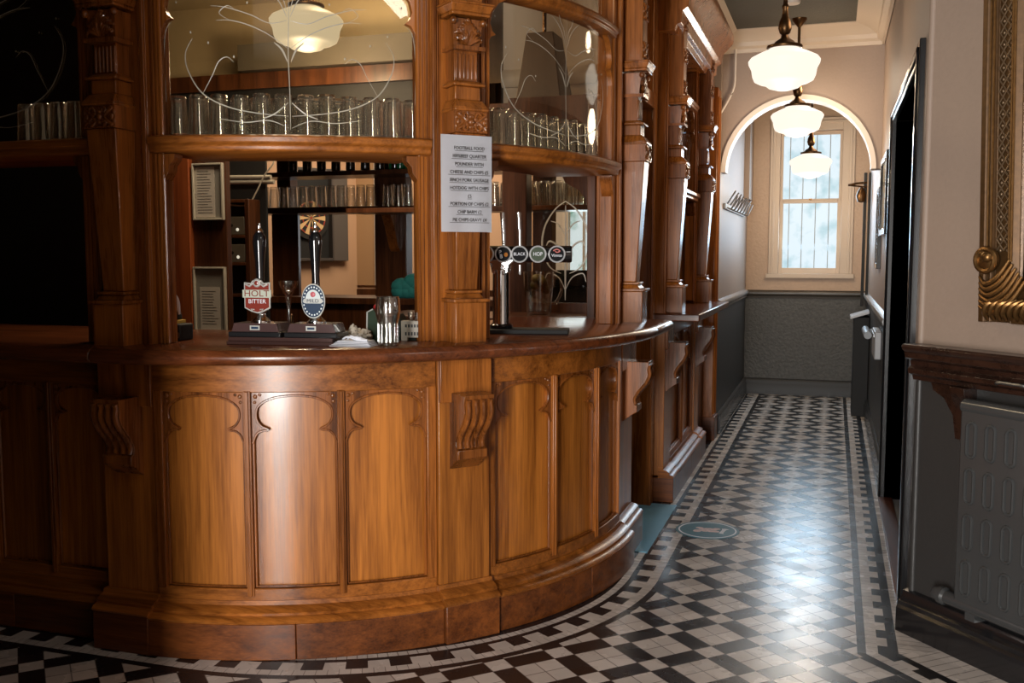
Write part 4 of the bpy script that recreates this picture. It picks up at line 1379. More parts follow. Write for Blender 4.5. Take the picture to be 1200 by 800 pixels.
for i, (uu, bm, tx) in enumerate(badges):
    r = 0.0335
    ring_ = B().lathe([(0.0, 0.036), (r - 0.004, 0.036), (r, 0.040), (r, 0.050), (r - 0.003, 0.053), (r - 0.006, 0.050), (0.0, 0.050)], uu, 0.312, 28, 'w').build('badge', M['badgering'], t, FB)
    B().lathe([(0.0, 0.0515), (r - 0.006, 0.0510), (r - 0.006, 0.0495)], uu, 0.312, 28, 'w').build('badge_face', bm, ring_, FB)
    if tx == 'PB':
        text('P', 0.022, M['paper'], ring_, FB, uu - 0.012, 0.319, 0.0525, sx=1.0)
        text('B', 0.022, M['paper'], ring_, FB, uu - 0.008, 0.303, 0.0525, sx=1.0)
        B().ball((uu + 0.011, 0.310, 0.0515), 0.008, (1, 1.1, 0.2), 8).build('crest', M['orange'], ring_, FB)
    elif tx == 'Vimto':
        B().tube(spline([(uu - 0.014, 0.325, 0.0525), (uu, 0.331, 0.0525), (uu + 0.012, 0.324, 0.0525), (uu, 0.319, 0.0525), (uu - 0.006, 0.324, 0.0525)], 5), 0.0025, 6).build('red_swirl', pbr('red_print', (0.45, 0.05, 0.03), 0.4), ring_, FB)
        text(tx, 0.017, M['paper'], ring_, FB, uu, 0.307, 0.0525, sx=1.0)
    elif tx:
        text(tx, 0.017 if tx == 'BLACK' else 0.021, M['paper'], ring_, FB, uu, 0.312, 0.0525, sx=0.9 if tx == 'BLACK' else 0.85)
    else:
        B().ball((uu, 0.312, 0.051), 0.010, (1, 1, 0.2), 10).build('crest', pbr('pale_orange', (0.8, 0.55, 0.3), 0.4), ring_, FB)
    if i < 3:
        B().tube([(uu, 0.335, 0.02), (uu - 0.002, 0.40, 0.024), (uu - 0.006, 0.475, 0.03)], [0.0075, 0.0085, 0.0095], 10).build('tap_handle', M['chrome'], t, FB)
        B().lathe([(0.0, 0.27), (0.006, 0.27), (0.007, 0.235), (0.005, 0.23), (0.0, 0.23)], uu, 0.03, 12).build('spout', M['chrome'], t, FB)
o = B().box(-0.09, 0.27, 0.0, 0.018, -0.06, 0.07).build('drip_tray', M['blackmatt'], None, Flat(fx, fy, 12, ZT), loc=(fx, fy, ZT), bevel=0.003)
o.location.z += 0.0
tag(o, 'flat dark drip tray under the beer font taps', 'drip tray')
for ch in [c for c in t.children if c.name.startswith(('column', 'foot_ring'))]:
    pass

# the paper menu on the middle pilaster
FM = Flat(PM.o.x, PM.o.y, 40.0, 0, 0.0)
mw = 0.122


class Sheet:
    """hangs on the block of the pilaster, its right edge curling back"""
    def __call__(s, u, v, w):
        bend = max(0.0, u - 0.03)
        return PMF(u, v, w + 0.111 - 1.2 * bend * bend + 0.01 * (1.83 - v) * 0.3)


PMF = Flat(PM.o.x, PM.o.y, 44.0)
sh = Sheet()
b = B()
n1, n2 = 16, 12
VT, VB = 1.812, 1.478
gv = {}
for i in range(n1 + 1):
    for j in range(n2 + 1):
        uu = -0.112 + 0.195 * i / n1
        vv = VB + (VT - VB) * j / n2 - 0.05 * max(0, uu - 0.06) * (1 - j / n2)
        gv[i, j] = b.b.verts.new((uu, vv, 0.0008 + 0.003 * sin(i * 0.7) * (1 - j / n2)))
for i in range(n1):
    for j in range(n2):
        b.b.faces.new((gv[i, j], gv[i + 1, j], gv[i + 1, j + 1], gv[i, j + 1]))
bmesh.ops.solidify(b.b, geom=list(b.b.faces), thickness=0.0006)
t = thing('menu_sheet', 'white paper menu headed FOOTBALL FOOD pinned to the middle pilaster', 'menu', (PM.o.x, PM.o.y, 1.48))
b.build('paper', M['paper'], t, sh)
LINES = ['FOOTBALL FOOD', '100%BEEF QUARTER', 'POUNDER WITH', 'CHEESE AND CHIPS £5', '8INCH PORK SAUSAGE', 'HOTDOG WITH CHIPS', '£5', 'PORTION OF CHIPS £2', 'CHIP BARM £2', 'PIE CHIPS GRAVY £4']
ul = B()
for i, ln in enumerate(LINES):
    vv = VT - 0.045 - i * 0.0275
    o = text(ln, 0.0168, M['ink'], t, sh, -0.006, vv, 0.0045, name='menu_line', sx=0.86)
    xs = [v.co.length for v in o.data.vertices]
    wd = 0.0042 * len(ln)
    for k in range(10):
        a = -0.006 - wd + 2 * wd * k / 10
        ul.box(a, a + 2 * wd / 10, vv - 0.0098, vv - 0.0085, 0.0042, 0.0047)
ul.build('underlining', M['ink'], t, sh)

# ------------------------------------------------------------------ inside the bar
# left: a pier with two clip frames
t = thing('timber_pier', 'reddish boarded pier inside the bar at the left of the opening', 'pier', (-3.30, 4.45, 0))
B().box(-3.60, -3.172, 0.0, 2.02, 4.35, 4.41).build('side_board', M['red'], t, lambda u, v, w: Vector((u, w, v)), bevel=0.004)
B().box(-3.172, -2.97, 0.0, 2.02, 4.38, 4.42).build('front_board', M['dark'], t, lambda u, v, w: Vector((u, w, v)), bevel=0.004)


def notice(u0, u1, v0, v1, pu0, pu1, pv0, pv1, label):
    f = Flat(0, 4.375, 0)
    t = thing('notice_frame', label, 'framed notice', ((u0 + u1) / 2, 4.37, v0), 'framed notices on the pier')
    fr_ = B()
    w_ = 0.010
    fr_.box(u0, u0 + w_, v0, v1, 0, 0.02).box(u1 - w_, u1, v0, v1, 0, 0.02).box(u0 + w_, u1 - w_, v1 - w_, v1, 0, 0.02).box(u0 + w_, u1 - w_, v0, v0 + w_, 0, 0.02)
    fr_.build('frame', M['frame_alu'], t, f, bevel=0.002)
    B().box(u0 + w_, u1 - w_, v0 + w_, v1 - w_, 0, 0.006).build('backing', M['board'], t, f)
    p = B().box(pu0, pu1, pv0, pv1, 0.006, 0.008).build('printed_sheet', pbr('grey_paper', (0.66, 0.60, 0.52), 0.7), t, f)
    l = B()
    n = int((pv1 - pv0 - 0.03) / 0.014)
    for k in range(n):
        vv = pv1 - 0.02 - 0.014 * k
        l.box(pu0 + 0.012, pu1 - 0.012 - 0.03 * random.random(), vv - 0.003, vv, 0.008, 0.0086)
    l.build('print', pbr('grey_print', (0.16, 0.15, 0.13), 0.7), p, f)


notice(-3.158, -2.975, 1.575, 1.865, -3.145, -3.03, 1.59, 1.845, 'upper pale framed notice on the dark pier inside the bar')
notice(-3.168, -2.975, 0.99, 1.335, -3.135, -3.015, 1.01, 1.23, 'lower pale framed notice on the pier, above the counter')
# black sheet added behind the left bay to keep its opening dark
sbox('wall_bar_blackout', -4.6, -2.96, 3.70, 3.78, 0, 3.0, M['blackmatt'])
# things by the left jamb
t = thing('till_tray', 'black tray by the left jamb with yellow pad and papers on it', 'tray', (-2.30, 3.03, ZT))
f = Flat(-2.30, 3.05, 0, ZT)
B().box(-0.10, 0.065, 0.0, 0.060, -0.02, 0.06).build('tray_body', M['blackmatt'], t, f, bevel=0.006)
B().box(0.045, 0.062, 0.01, 0.03, 0.06, 0.062).build('tray_label', M['steel'], t, f)
o = B().box(-0.06, 0.035, 0.0, 0.012, -0.015, 0.045).build('note_pad', M['yellow'], None, Flat(-2.30, 3.05, 3, ZT + 0.0605), loc=(-2.30, 3.05, ZT + 0.0605), bevel=0.001)
tag(o, 'yellow note pad on the black tray', 'note pad')
o = B().prism([(-0.06, 0.0), (0.03, 0.0), (0.012, 0.075), (-0.008, 0.10), (-0.06, 0.11)], -0.01, 0.015).build('receipt_printer', M['blackmatt'], None, Flat(-2.30, 3.05, 0, ZT + 0.073), loc=(-2.30, 3.05, ZT + 0.073), bevel=0.008)
tag(o, 'small black wedge standing on the yellow pad behind the left jamb', 'receipt printer')
o = B().tube(spline([(-0.02, 0.12, 0.0), (-0.004, 0.19, 0.0), (0.0, 0.12, 0.01), (0.018, 0.075, 0.012), (0.03, 0.02, 0.016)], 6), [0.004 + 0.006 * abs(sin(i * 0.4)) for i in range(25)], 8, 0.4).build('till_receipt', M['paper'], None, Flat(-2.30, 3.052, 0, ZT + 0.073), loc=(-2.30, 3.05, ZT + 0.073))
tag(o, 'curl of white till paper rising from the black printer', 'receipt')

# equipment rack
t = thing('equipment_rack', 'dark open rack holding two amplifiers behind the left hand pump', 'rack', (-3.33, 5.25, 0))
f = lambda u, v, w: Vector((u, w, v))
B().box(-3.64, -3.60, 0.0, 1.72, 5.0, 5.12).build('side', M['dark'], t, f, bevel=0.003)
B().box(-3.27, -3.24, 0.0, 1.72, 5.0, 5.12).build('side', M['dark'], t, f, bevel=0.003)
for z in (0.9, 1.15, 1.335, 1.495, 1.70):
    B().box(-3.60, -3.27, z, z + 0.018, 5.0, 5.12).build('shelf', M['dark'], t, f, bevel=0.002)
B().box(-3.72, -3.20, 0.0, 2.12, 5.12, 5.14).build('back', M['blackmatt'], t, f)  # black sheet raised above the rack to darken the view behind
for z, lab in ((1.354, 'lower grey amplifier with a row of dark knobs in the rack'), (1.514, 'upper grey amplifier with a row of dark knobs in the rack')):
    a = thing('amplifier', lab, 'amplifier', (-3.36, 5.2, z), 'amplifiers in the rack')
    ff = Flat(-3.42, 5.01, 0, z)
    B().box(-0.17, 0.14, 0.0, 0.105, -0.1, 0.0).build('case', pbr('khaki_metal', (0.13, 0.115, 0.085), 0.4, metal=0.3), a, ff, bevel=0.003)
    kn = B()
    for k in range(6):
        kn.lathe([(0.0, 0.016), (0.008, 0.016), (0.010, 0.0)], -0.12 + 0.035 * k, 0.055, 12, 'w')
    kn.build('knobs', M['blackplastic'], a, ff)
    B().ball((0.095, 0.03, 0.002), 0.010, (1, 1, 0.5), 10).build('pilot_light', emis('pilot_lamp', (1.0, 0.9, 0.7), 0.7), a, ff)
# grey pipes and hanging cables above it
b = B()
b.tube([(-3.75, 1.86, 5.1), (-3.15, 1.85, 5.1)], 0.013, 10).tube([(-3.75, 1.83, 5.1), (-3.13, 1.822, 5.1)], 0.013, 10)
o = b.build('pipe_pair', pbr('grey_pipe', (0.30, 0.28, 0.24), 0.5), None, f, loc=(-3.4, 5.1, 1.85))
tag(o, 'pair of pale pipes crossing behind the opening above the amplifiers', 'pipes')
o = B().tube(spline([(-3.13, 1.99, 5.05), (-3.10, 1.93, 5.05), (-3.16, 1.86, 5.05), (-3.22, 1.76, 5.05), (-3.28, 1.69, 5.05), (-3.40, 1.69, 5.05)], 6), 0.005, 6).build('cable', M['frame_alu'], None, f, loc=(-3.2, 5.05, 1.7))
tag(o, 'thin pale cable drooping from the pipes above the amplifiers', 'cable')

# gantry on the far side of the bar with glasses and bottles
YG = 6.8
t = thing('gantry_shelf', 'dark hanging gantry with two shelves across the far side of the bar', 'shelf unit', (-3.3, YG, 1.70))
f = lambda u, v, w: Vector((u, w, v))
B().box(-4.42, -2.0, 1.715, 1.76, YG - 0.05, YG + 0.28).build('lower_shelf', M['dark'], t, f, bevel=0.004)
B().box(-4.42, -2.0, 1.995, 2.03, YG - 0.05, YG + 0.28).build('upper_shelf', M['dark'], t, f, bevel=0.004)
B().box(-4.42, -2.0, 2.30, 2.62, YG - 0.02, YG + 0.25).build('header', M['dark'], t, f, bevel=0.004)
for x0, x1 in ((-4.32, -4.20), (-3.45, -3.18), (-2.15, -2.0)):
    B().box(x0, x1, 0.0, 3.0, YG + 0.28, YG + 0.40).build('post', M['dark'], t, f, bevel=0.005)
for x0 in (-3.27,):
    B().prism([(YG + 0.10, 1.715), (YG + 0.28, 1.715), (YG + 0.28, 1.42), (YG + 0.24, 1.45), (YG + 0.17, 1.60)], x0 - 0.04, x0 + 0.04).build('corbel', M['carve'], t, lambda u, v, w: Vector((w, u, v)), bevel=0.004)
B().box(-4.34, -4.10, 1.07, 1.715, YG + 0.22, YG + 0.26).build('side_board', M['dark'], t, f, bevel=0.004)
xs = [-4.36 + 0.0835 * k for k in range(13)] + [-3.215 + 0.0835 * k for k in range(5)]
for k, x in enumerate(xs):
    put_glass((x, YG + 0.03, 1.7605), 'upturned pint glass in the long row on the far gantry', 'glasses on the far gantry', 1.13)
bott = B().lathe([(0.0, 0.0), (0.034, 0.0), (0.036, 0.006), (0.036, 0.15), (0.030, 0.175), (0.013, 0.20), (0.012, 0.25), (0.015, 0.252), (0.015, 0.262), (0.0, 0.262)], 0, 0, 16).build('bottle', M['brownglass'], None, ID, smooth=50)
tag(bott, 'dark bottle in the spaced row on the upper gantry shelf', 'bottle', 'dark bottles on the far gantry')
for k in range(8):
    o = bott if k == 0 else bott.copy()
    if k:
        COL.objects.link(o)
    o.location = (-4.05 + 0.125 * k, YG + 0.08, 2.0305)
gb = B().lathe([(0.0, 0.0), (0.029, 0.0), (0.031, 0.006), (0.031, 0.14), (0.012, 0.19), (0.012, 0.24), (0.0, 0.24)], 0, 0, 14).build('green_bottle', M['green'], None, ID, smooth=50)
tag(gb, 'green bottle at the right end of the upper gantry shelf', 'bottle', 'green bottles on the far gantry')
for k in range(5):
    o = gb if k == 0 else gb.copy()
    if k:
        COL.objects.link(o)
    o.location = (-3.0 - 0.064 * k + 0.06, YG + 0.08, 2.0305)

# far counter
t = thing('far_counter', 'dark counter on the far side of the bar below the gantry', 'counter', (-3.3, 6.9, 0))
B().box(-5.2, -1.3, 1.02, 1.07, 6.75, 7.25).build('counter_top', M['dark'], t, f, bevel=0.005)
B().box(-5.2, -1.3, 0.0, 1.02, 6.82, 7.12).build('counter_body', M['dark'], t, f, bevel=0.004)
# teal bag on it
b = B()
for k in range(7):
    b.ball((-3.10 + 0.05 * (k % 4) - 0.03, 1.085 + 0.035 * (k // 3 + 1), 6.88), 0.075, (1.2, 0.9, 0.8), 12)
o = b.build('bag', M['tealcloth'], None, f, loc=(-3.08, 6.88, 1.07))
tag(o, 'bundle of teal cloth on the far counter by the centre pilaster', 'cloth bundle')
# tall dessert glass and steel tube behind the pumps
t = thing('stemmed_glass', 'stemmed glass standing behind the left hand pump', 'glass', (-1.895, 3.16, ZT))
ff = Flat(-1.895, 3.17, 0, ZT)
B().lathe([(0.024, 0.0), (0.022, 0.006), (0.006, 0.014), (0.005, 0.10), (0.008, 0.125), (0.012, 0.16), (0.03, 0.19), (0.036, 0.215), (0.034, 0.215), (0.026, 0.19), (0.0, 0.165)], 0.0, 0, 20).build('glass_bowl', M['vessel'], t, ff, smooth=60)
o = B().lathe([(0.0, 0.0), (0.006, 0.0), (0.006, 0.085), (0.007, 0.09), (0.0, 0.10)], 0, 0, 12).build('steel_rod', M['brass'], None, Flat(-1.855, 3.12, 0, ZT), loc=(-1.855, 3.12, ZT))
tag(o, 'short brass rod upright between the two hand pumps', 'rod')

# dartboard cabinet on the far wall
t = thing('dartboard_cabinet', 'open dark dartboard cabinet on the far room wall', 'cabinet', (-5.28, 9.2, 1.34))
ff = Flat(FD(0, 0, 0.002).x, FD(0, 0, 0.002).y, 62)
B().box(-0.30, 0.26, 1.33, 2.30, 0.0, 0.03).build('back_panel', M['blackmatt'], t, ff)
B().box(-0.30, -0.28, 1.33, 2.30, 0.03, 0.10).box(0.24, 0.26, 1.33, 2.30, 0.03, 0.10).box(-0.28, 0.24, 1.33, 1.36, 0.03, 0.10).box(-0.28, 0.24, 2.27, 2.30, 0.03, 0.10).build('case', pbr('worn_dark_case', (0.06, 0.05, 0.045), 0.5), t, ff, bevel=0.003)
B().box(0.26, 0.46, 1.33, 2.30, 0.04, 0.07).build('door', pbr('worn_grey_door', (0.10, 0.085, 0.075), 0.5), t, ff, bevel=0.003)
t = thing('dartboard', 'round dartboard with cream and black wedges in the dark cabinet', 'dartboard', (-5.25, 9.2, 1.78))
db = Flat(FD(0, 0, 0.033).x, FD(0, 0, 0.033).y, 62, 1.78)
B().lathe([(0.0, 0.03), (0.226, 0.03), (0.226, 0.0), (0.0, 0.0)], 0, 0, 40, 'w').build('rim', M['dartblack'], t, db)
B().lathe([(0.0, 0.035), (0.175, 0.035), (0.175, 0.03)], 0, 0, 40, 'w').build('cream_face', M['dartcream'], t, db)
wd = B()
rd = B()
for k in range(20):
    a0, a1 = 2 * pi * (k - 0.5) / 20, 2 * pi * (k + 0.5) / 20
    if k % 2:
        wd.prism([(0.016 * cos(a0), 0.016 * sin(a0)), (0.175 * cos(a0), 0.175 * sin(a0)), (0.175 * cos(a1), 0.175 * sin(a1)), (0.016 * cos(a1), 0.016 * sin(a1))], 0.035, 0.037)
    for r0, r1 in ((0.098, 0.110), (0.162, 0.175)):
        if k % 2:
            rd.prism([(r0 * cos(a0), r0 * sin(a0)), (r1 * cos(a0), r1 * sin(a0)), (r1 * cos(a1), r1 * sin(a1)), (r0 * cos(a1), r0 * sin(a1))], 0.0365, 0.0385)
wd.build('black_wedges', M['dartblack'], t, db, smooth=0)
rd.build('red_rings', M['dartred'], t, db, smooth=0)
B().lathe([(0.0, 0.040), (0.014, 0.040), (0.014, 0.035)], 0, 0, 20, 'w').build('bullseye', M['dartred'], t, db)

# right side: inner partition with an arched glazed opening
YP = 5.2
t = thing('inner_screen', 'brown inner screen with a shaped glazed opening behind the beer font', 'screen', (-1.45, YP, 0))
fp = Flat(0, YP, 0)
hole = [(-1.68, 1.135), (-1.272, 1.135), (-1.255, 1.30), (-1.262, 1.62), (-1.285, 1.70), (-1.32, 1.745), (-1.36, 1.765), (-1.395, 1.785), (-1.42, 1.835), (-1.45, 1.84), (-1.62, 1.845), (-1.66, 1.83), (-1.68, 1.78)]
poly = [(-1.72, 1.085), (-1.10, 1.085), (-1.10, 2.25), (-1.72, 2.25)]
b = B()
# frame built as a ring: outer oblong joined to the inner shape
b.box(-1.72, -1.68, 1.0, 2.25, -0.03, 0.0).box(-1.68, -1.10, 1.0, 1.135, -0.03, 0.0)
b.prism([(-1.272, 1.135), (-1.10, 1.135), (-1.10, 2.25), (-1.68, 2.25), (-1.68, 1.78), (-1.66, 1.83), (-1.62, 1.845), (-1.45, 1.84), (-1.42, 1.835), (-1.395, 1.785), (-1.36, 1.765), (-1.32, 1.745), (-1.285, 1.70), (-1.262, 1.62), (-1.255, 1.30)], -0.03, 0.0)
b.build('screen_frame', M['dark'], t, fp, bevel=0.003)
B().box(-1.74, -1.60, 0.0, 2.09, -0.06, 0.05).build('screen_post', M['dark'], t, fp, bevel=0.006)
B().box(-1.60, -1.10, 0.0, 1.0, -0.04, 0.0).build('lower_board', M['dark'], t, fp, bevel=0.003)
pn = B().box(-1.69, -1.25, 1.13, 1.85, -0.018, -0.014).build('pane', M['pane'], t, fp)
et = B()


def E2(pts, r=0.004):
    q = [(-1.40 + (x - 666) * 0.00467, 1.135 + (355 - y) * 0.0046, -0.012) for x, y in pts]
    sp_ = spline(q, 6)
    n_ = len(sp_)
    et.tube(sp_, [0.95 * r * (0.35 + 0.65 * sin(pi * i / (n_ - 1))) for i in range(n_)], 5, 0.4)


for s_ in (1, -1):
    f2 = lambda x: 667 + s_ * (x - 667)
    E2([(f2(667), 235), (f2(680), 245), (f2(692), 265), (f2(695), 290), (f2(686), 312), (f2(672), 320)], 0.006)
    E2([(f2(667), 305), (f2(676), 288), (f2(686), 282), (f2(690), 287)], 0.006)
    E2([(f2(667), 275), (f2(676), 262), (f2(685), 258)], 0.004)
    E2([(f2(667), 340), (f2(675), 325), (f2(688), 320), (f2(692), 330)], 0.004)
E2([(667, 352), (667, 320), (667, 280), (667, 240)], 0.006)
et.build('etched_leaves', M['etchbright'], pn, fp)
# glasses on a high shelf behind the inner screen
o = B().box(-2.9, -1.0, 1.655, 1.685, 5.55, 5.80).build('high_shelf', M['dark'], None, lambda u, v, w: Vector((u, w, v)), loc=(-1.6, 5.68, 1.655), bevel=0.003)
tag(o, 'dark high shelf of glasses behind the inner screen', 'shelf', 'shelves of upturned glasses')
for k in range(26):
    put_glass((-2.18 + 0.078 * (k % 13) + 0.039 * (k // 13), 5.62 + 0.09 * (k // 13), 1.6855), 'upturned glass on the high shelf behind the inner screen', 'glasses behind the inner screen', 1.0)
# glass jug behind the font and till behind the screen
t = thing('glass_jug', 'large clear glass jug with olive coloured contents behind the beer font', 'jug', (-1.47, 4.95, 1.09))
o = B().box(-2.3, -1.05, 1.03, 1.085, 4.62, 5.14).build('back_counter', M['dark'], None, lambda u, v, w: Vector((u, w, v)), loc=(-1.6, 4.9, 1.03), bevel=0.004)
tag(o, 'dark inner worktop behind the beer font carrying the jug', 'worktop')
fj = Flat(-1.47, 4.95, 0, 1.0855)
B().lathe([(0.0, 0.0), (0.06, 0.0), (0.066, 0.02), (0.078, 0.15), (0.080, 0.225), (0.077, 0.225), (0.074, 0.15), (0.062, 0.024), (0.0, 0.015)], 0, 0, 28).build('jug_body', M['vessel'], t, fj, smooth=60)
B().tube(spline([(0.078, 0.19, 0), (0.115, 0.19, 0), (0.125, 0.13, 0), (0.10, 0.07, 0), (0.072, 0.06, 0)], 5), 0.008, 8).build('jug_handle', M['vessel'], t, fj)
b = B()
for k in range(7):
    b.ball((random.uniform(-0.04, 0.04), 0.13 + random.uniform(0, 0.06), random.uniform(-0.035, 0.035)), 0.026, (1, 1, 0.8), 10)
o = b.build('jug_contents', pbr('olive_yellow_fruit', (0.16, 0.12, 0.03), 0.5), t, fj)
t = thing('cash_register', 'dark cash register beyond the inner screen at the right', 'cash register', (-1.62, 6.35, 1.09))
o = B().box(-1.95, -1.2, 1.03, 1.085, 6.0, 6.6).build('side_counter', M['dark'], None, lambda u, v, w: Vector((u, w, v)), loc=(-1.6, 6.3, 1.03), bevel=0.004)
tag(o, 'dark side counter under the cash register', 'worktop')
fc = Flat(-1.66, 6.25, 0, 1.0855)
B().box(-0.11, 0.13, 0.0, 0.10, -0.15, 0.0).prism([(-0.10, 0.10), (0.12, 0.10), (0.11, 0.21), (-0.09, 0.21)], -0.12, -0.04).build('register_body', M['blackmatt'], t, fc, bevel=0.008)
B().box(-0.08, 0.10, 0.11, 0.20, -0.04, -0.035).build('register_screen', pbr('dark_screen', (0.02, 0.03, 0.04), 0.1), t, fc)

# up in the bar: bulkhead, tapered duct, stand-in lamp
sbox('wall_bulkhead', -4.6, -2.05, 5.72, 5.80, 2.30, 3.02, M['barceil'])
sbox('wall_bulkhead_right', -2.05, -1.0, 6.10, 6.18, 2.22, 3.02, M['cream'])
struct(B().run([(0, 2.46), (0.03, 2.46), (0.05, 2.49), (0.05, 2.53), (0.02, 2.57), (0, 2.57)], -2.05, -1.0).build('trim_9', M['cornice'], fr=Flat(0, 6.10, 0)))
struct(B().box(-3.62, -2.2, 2.555, 2.715, 5.50, 5.72).build('beam_1', pbr('dark_beam', (0.07, 0.058, 0.04), 0.6), fr=lambda u, v, w: Vector((u, w, v)), smooth=0))
struct(B().box(-4.2, -2.05, 2.45, 2.55, 5.56, 5.72).build('beam_2', M['dark'], fr=lambda u, v, w: Vector((u, w, v)), smooth=0))
struct(B().box(-4.4, -2.05, 2.12, 2.45, 5.60, 5.72).build('beam_3', M['blackmatt'], fr=lambda u, v, w: Vector((u, w, v)), smooth=0))
t = thing('extractor_hood', 'tapering brown boarded hood hanging above the far shelf, behind the right screen', 'hood', (-1.64, 5.6, 2.25))
hd = B()
vs = []
for (x0, x1, y0, y1, z) in ((-1.76, -1.49, 5.45, 5.75, 2.26), (-1.71, -1.55, 5.50, 5.70, 2.66)):
    vs.append([hd.b.verts.new((a, c, z)) for a, c in ((x0, y0), (x1, y0), (x1, y1), (x0, y1))])
for k in range(4):
    hd.b.faces.new((vs[0][k], vs[0][(k + 1) % 4], vs[1][(k + 1) % 4], vs[1][k]))
hd.b.faces.new(vs[0][::-1])
hd.b.faces.new(vs[1])
hd.build('hood_box', pbr('brown_board', (0.06, 0.032, 0.016), 0.6, noise=0.3, nscale=30), t, WORLD, bevel=0.006)
B().lathe([(0.012, 2.66), (0.012, 3.02)], -1.63, 5.6, 8).build('hanger_rod', M['brass'], t, lambda u, v, w: Vector((u, w, v)))
o = B().box(-2.6, -1.0, 2.10, 2.26, 5.42, 5.85).build('bottle_gantry', M['dark'], None, lambda u, v, w: Vector((u, w, v)), loc=(-1.7, 5.6, 2.10), bevel=0.004)
tag(o, 'dark overhead gantry beam behind the right curved screen', 'gantry beam')


def pendant(x, y, zc, label, group, ztop, mat, power, r=0.178, col=(1.0, 0.80, 0.58), s=1.0):
    t = thing('pendant_lamp', label, 'pendant lamp', (x, y, zc - 0.11), group)
    f = Flat(x, y, 0, zc)
    prof = [(0.0, -0.108), (0.035, -0.106), (0.075, -0.094), (0.095, -0.078), (0.125, -0.070), (0.148, -0.058), (0.158, -0.035), (0.164, 0.0), (0.178, 0.028), (0.180, 0.042), (0.168, 0.058), (0.12, 0.082), (0.08, 0.098), (0.075, 0.104), (0.0, 0.104)]
    B().lathe([(a * s, c * s) for a, c in prof], 0, 0, 40).build('glass_shade', mat, t, f, smooth=60)
    gal = [(0.0, 0.103), (0.086, 0.103), (0.090, 0.110), (0.088, 0.118), (0.06, 0.124), (0.045, 0.140), (0.022, 0.155), (0.016, 0.172), (0.026, 0.180), (0.034, 0.205), (0.030, 0.235), (0.018, 0.262), (0.013, 0.30), (0.016, 0.305), (0.018, 0.315), (0.012, 0.325), (0.011, 0.34)]
    B().lathe([(a * s, c * s) for a, c in gal], 0, 0, 24).build('brass_gallery', M['brass'], t, f, smooth=60)
    B().lathe([(0.010, 0.33 * s), (0.010, ztop - zc - 0.03)], 0, 0, 12).build('drop_rod', M['brass'], t, f)
    B().lathe([(0.010, ztop - zc - 0.06), (0.022, ztop - zc - 0.045), (0.05, ztop - zc - 0.012), (0.052, ztop - zc), (0.0, ztop - zc)], 0, 0, 24).build('ceiling_rose', M['brass'], t, f)
    if power:
        l = bpy.data.lights.new('lamp_glow', 'POINT')
        l.energy = power
        l.color = col
        l.shadow_soft_size = 0.10
        lo = bpy.data.objects.new('lamp_glow', l)
        COL.objects.link(lo)
        lo.location = (0, 0, -0.12)
        lo.parent = t
        l2 = bpy.data.lights.new('lamp_uplight', 'POINT')
        l2.energy = power * 0.35
        l2.color = col
        l2.shadow_soft_size = 0.06
        lo2 = bpy.data.objects.new('lamp_uplight', l2)
        COL.objects.link(lo2)
        lo2.location = (0.13 * s, 0, 0.11 + 0.25 * s)
        lo2.parent = t
    return t


pendant(-0.272, 5.33, 2.345, 'nearest lit opal glass pendant lamp in the corridor, in front of the arch', 'schoolhouse pendant lamps', ZC + 0.03, M['lamp'], 5)
pendant(-0.275, 7.28, 2.325, 'second lit opal glass pendant lamp, hanging just in front of the arch', 'schoolhouse pendant lamps', ZC + 0.03, M['lamp'], 18)
pendant(-0.219, 9.05, 2.165, 'farthest lit opal glass pendant lamp, beyond the arch before the window', 'schoolhouse pendant lamps', 2.93, M['lamp'], 18)
pendant(-2.87, 5.05, 2.665, 'dim cream pendant lamp added inside the bar for the lamp reflected in the left curved screen', 'schoolhouse pendant lamps', ZC + 0.02, M['lampdim'], 34, col=(1.0, 0.74, 0.45), s=1.15)  # stands in for a lamp mirrored in the pane, also lights the bar

o = B().lathe([(0.0, 0.0), (0.045, 0.0), (0.05, 0.01), (0.05, 0.03), (0.0, 0.03)], 0, 0, 24).build('smoke_detector', M['white'], None, Flat(-0.30, 6.72, 0, ZC), loc=(-0.30, 6.72, ZC))
tag(o, 'small white smoke detector on the dark corridor ceiling', 'smoke detector')
o = B().tube(spline([(-0.745, 7.68, 2.97), (-0.745, 7.68, 2.80), (-0.75, 7.68, 2.66), (-0.79, 7.68, 2.56), (-0.86, 7.68, 2.44)], 6), 0.008, 8).build('conduit', M['white'], None, WORLD, loc=(-0.75, 7.68, 2.5))
tag(o, 'thin white cable conduit bending down the wall left of the arch', 'conduit')

# ------------------------------------------------------------------ corridor details
t = thing('coat_hooks', 'row of pale metal coat hooks on a board on the left corridor wall', 'coat rack', (-0.84, 8.7, 1.76))
fh = Flat(-0.84, 7.9, 90)
B().box(0, 1.75, 1.755, 1.80, 0.0, 0.02).build('hook_board', pbr('grey_board', (0.30, 0.30, 0.30), 0.5), t, fh, bevel=0.003)
for k in range(7):
    uu = 0.12 + 0.25 * k
    B().tube(spline([(uu, 1.77, 0.02), (uu, 1.76, 0.05), (uu, 1.80, 0.075), (uu, 1.86, 0.10)], 5), 0.006, 8).tube(spline([(uu, 1.80, 0.02), (uu, 1.83, 0.04), (uu, 1.90, 0.085)], 5), 0.006, 8).build('hook', M['steel'], t, fh)

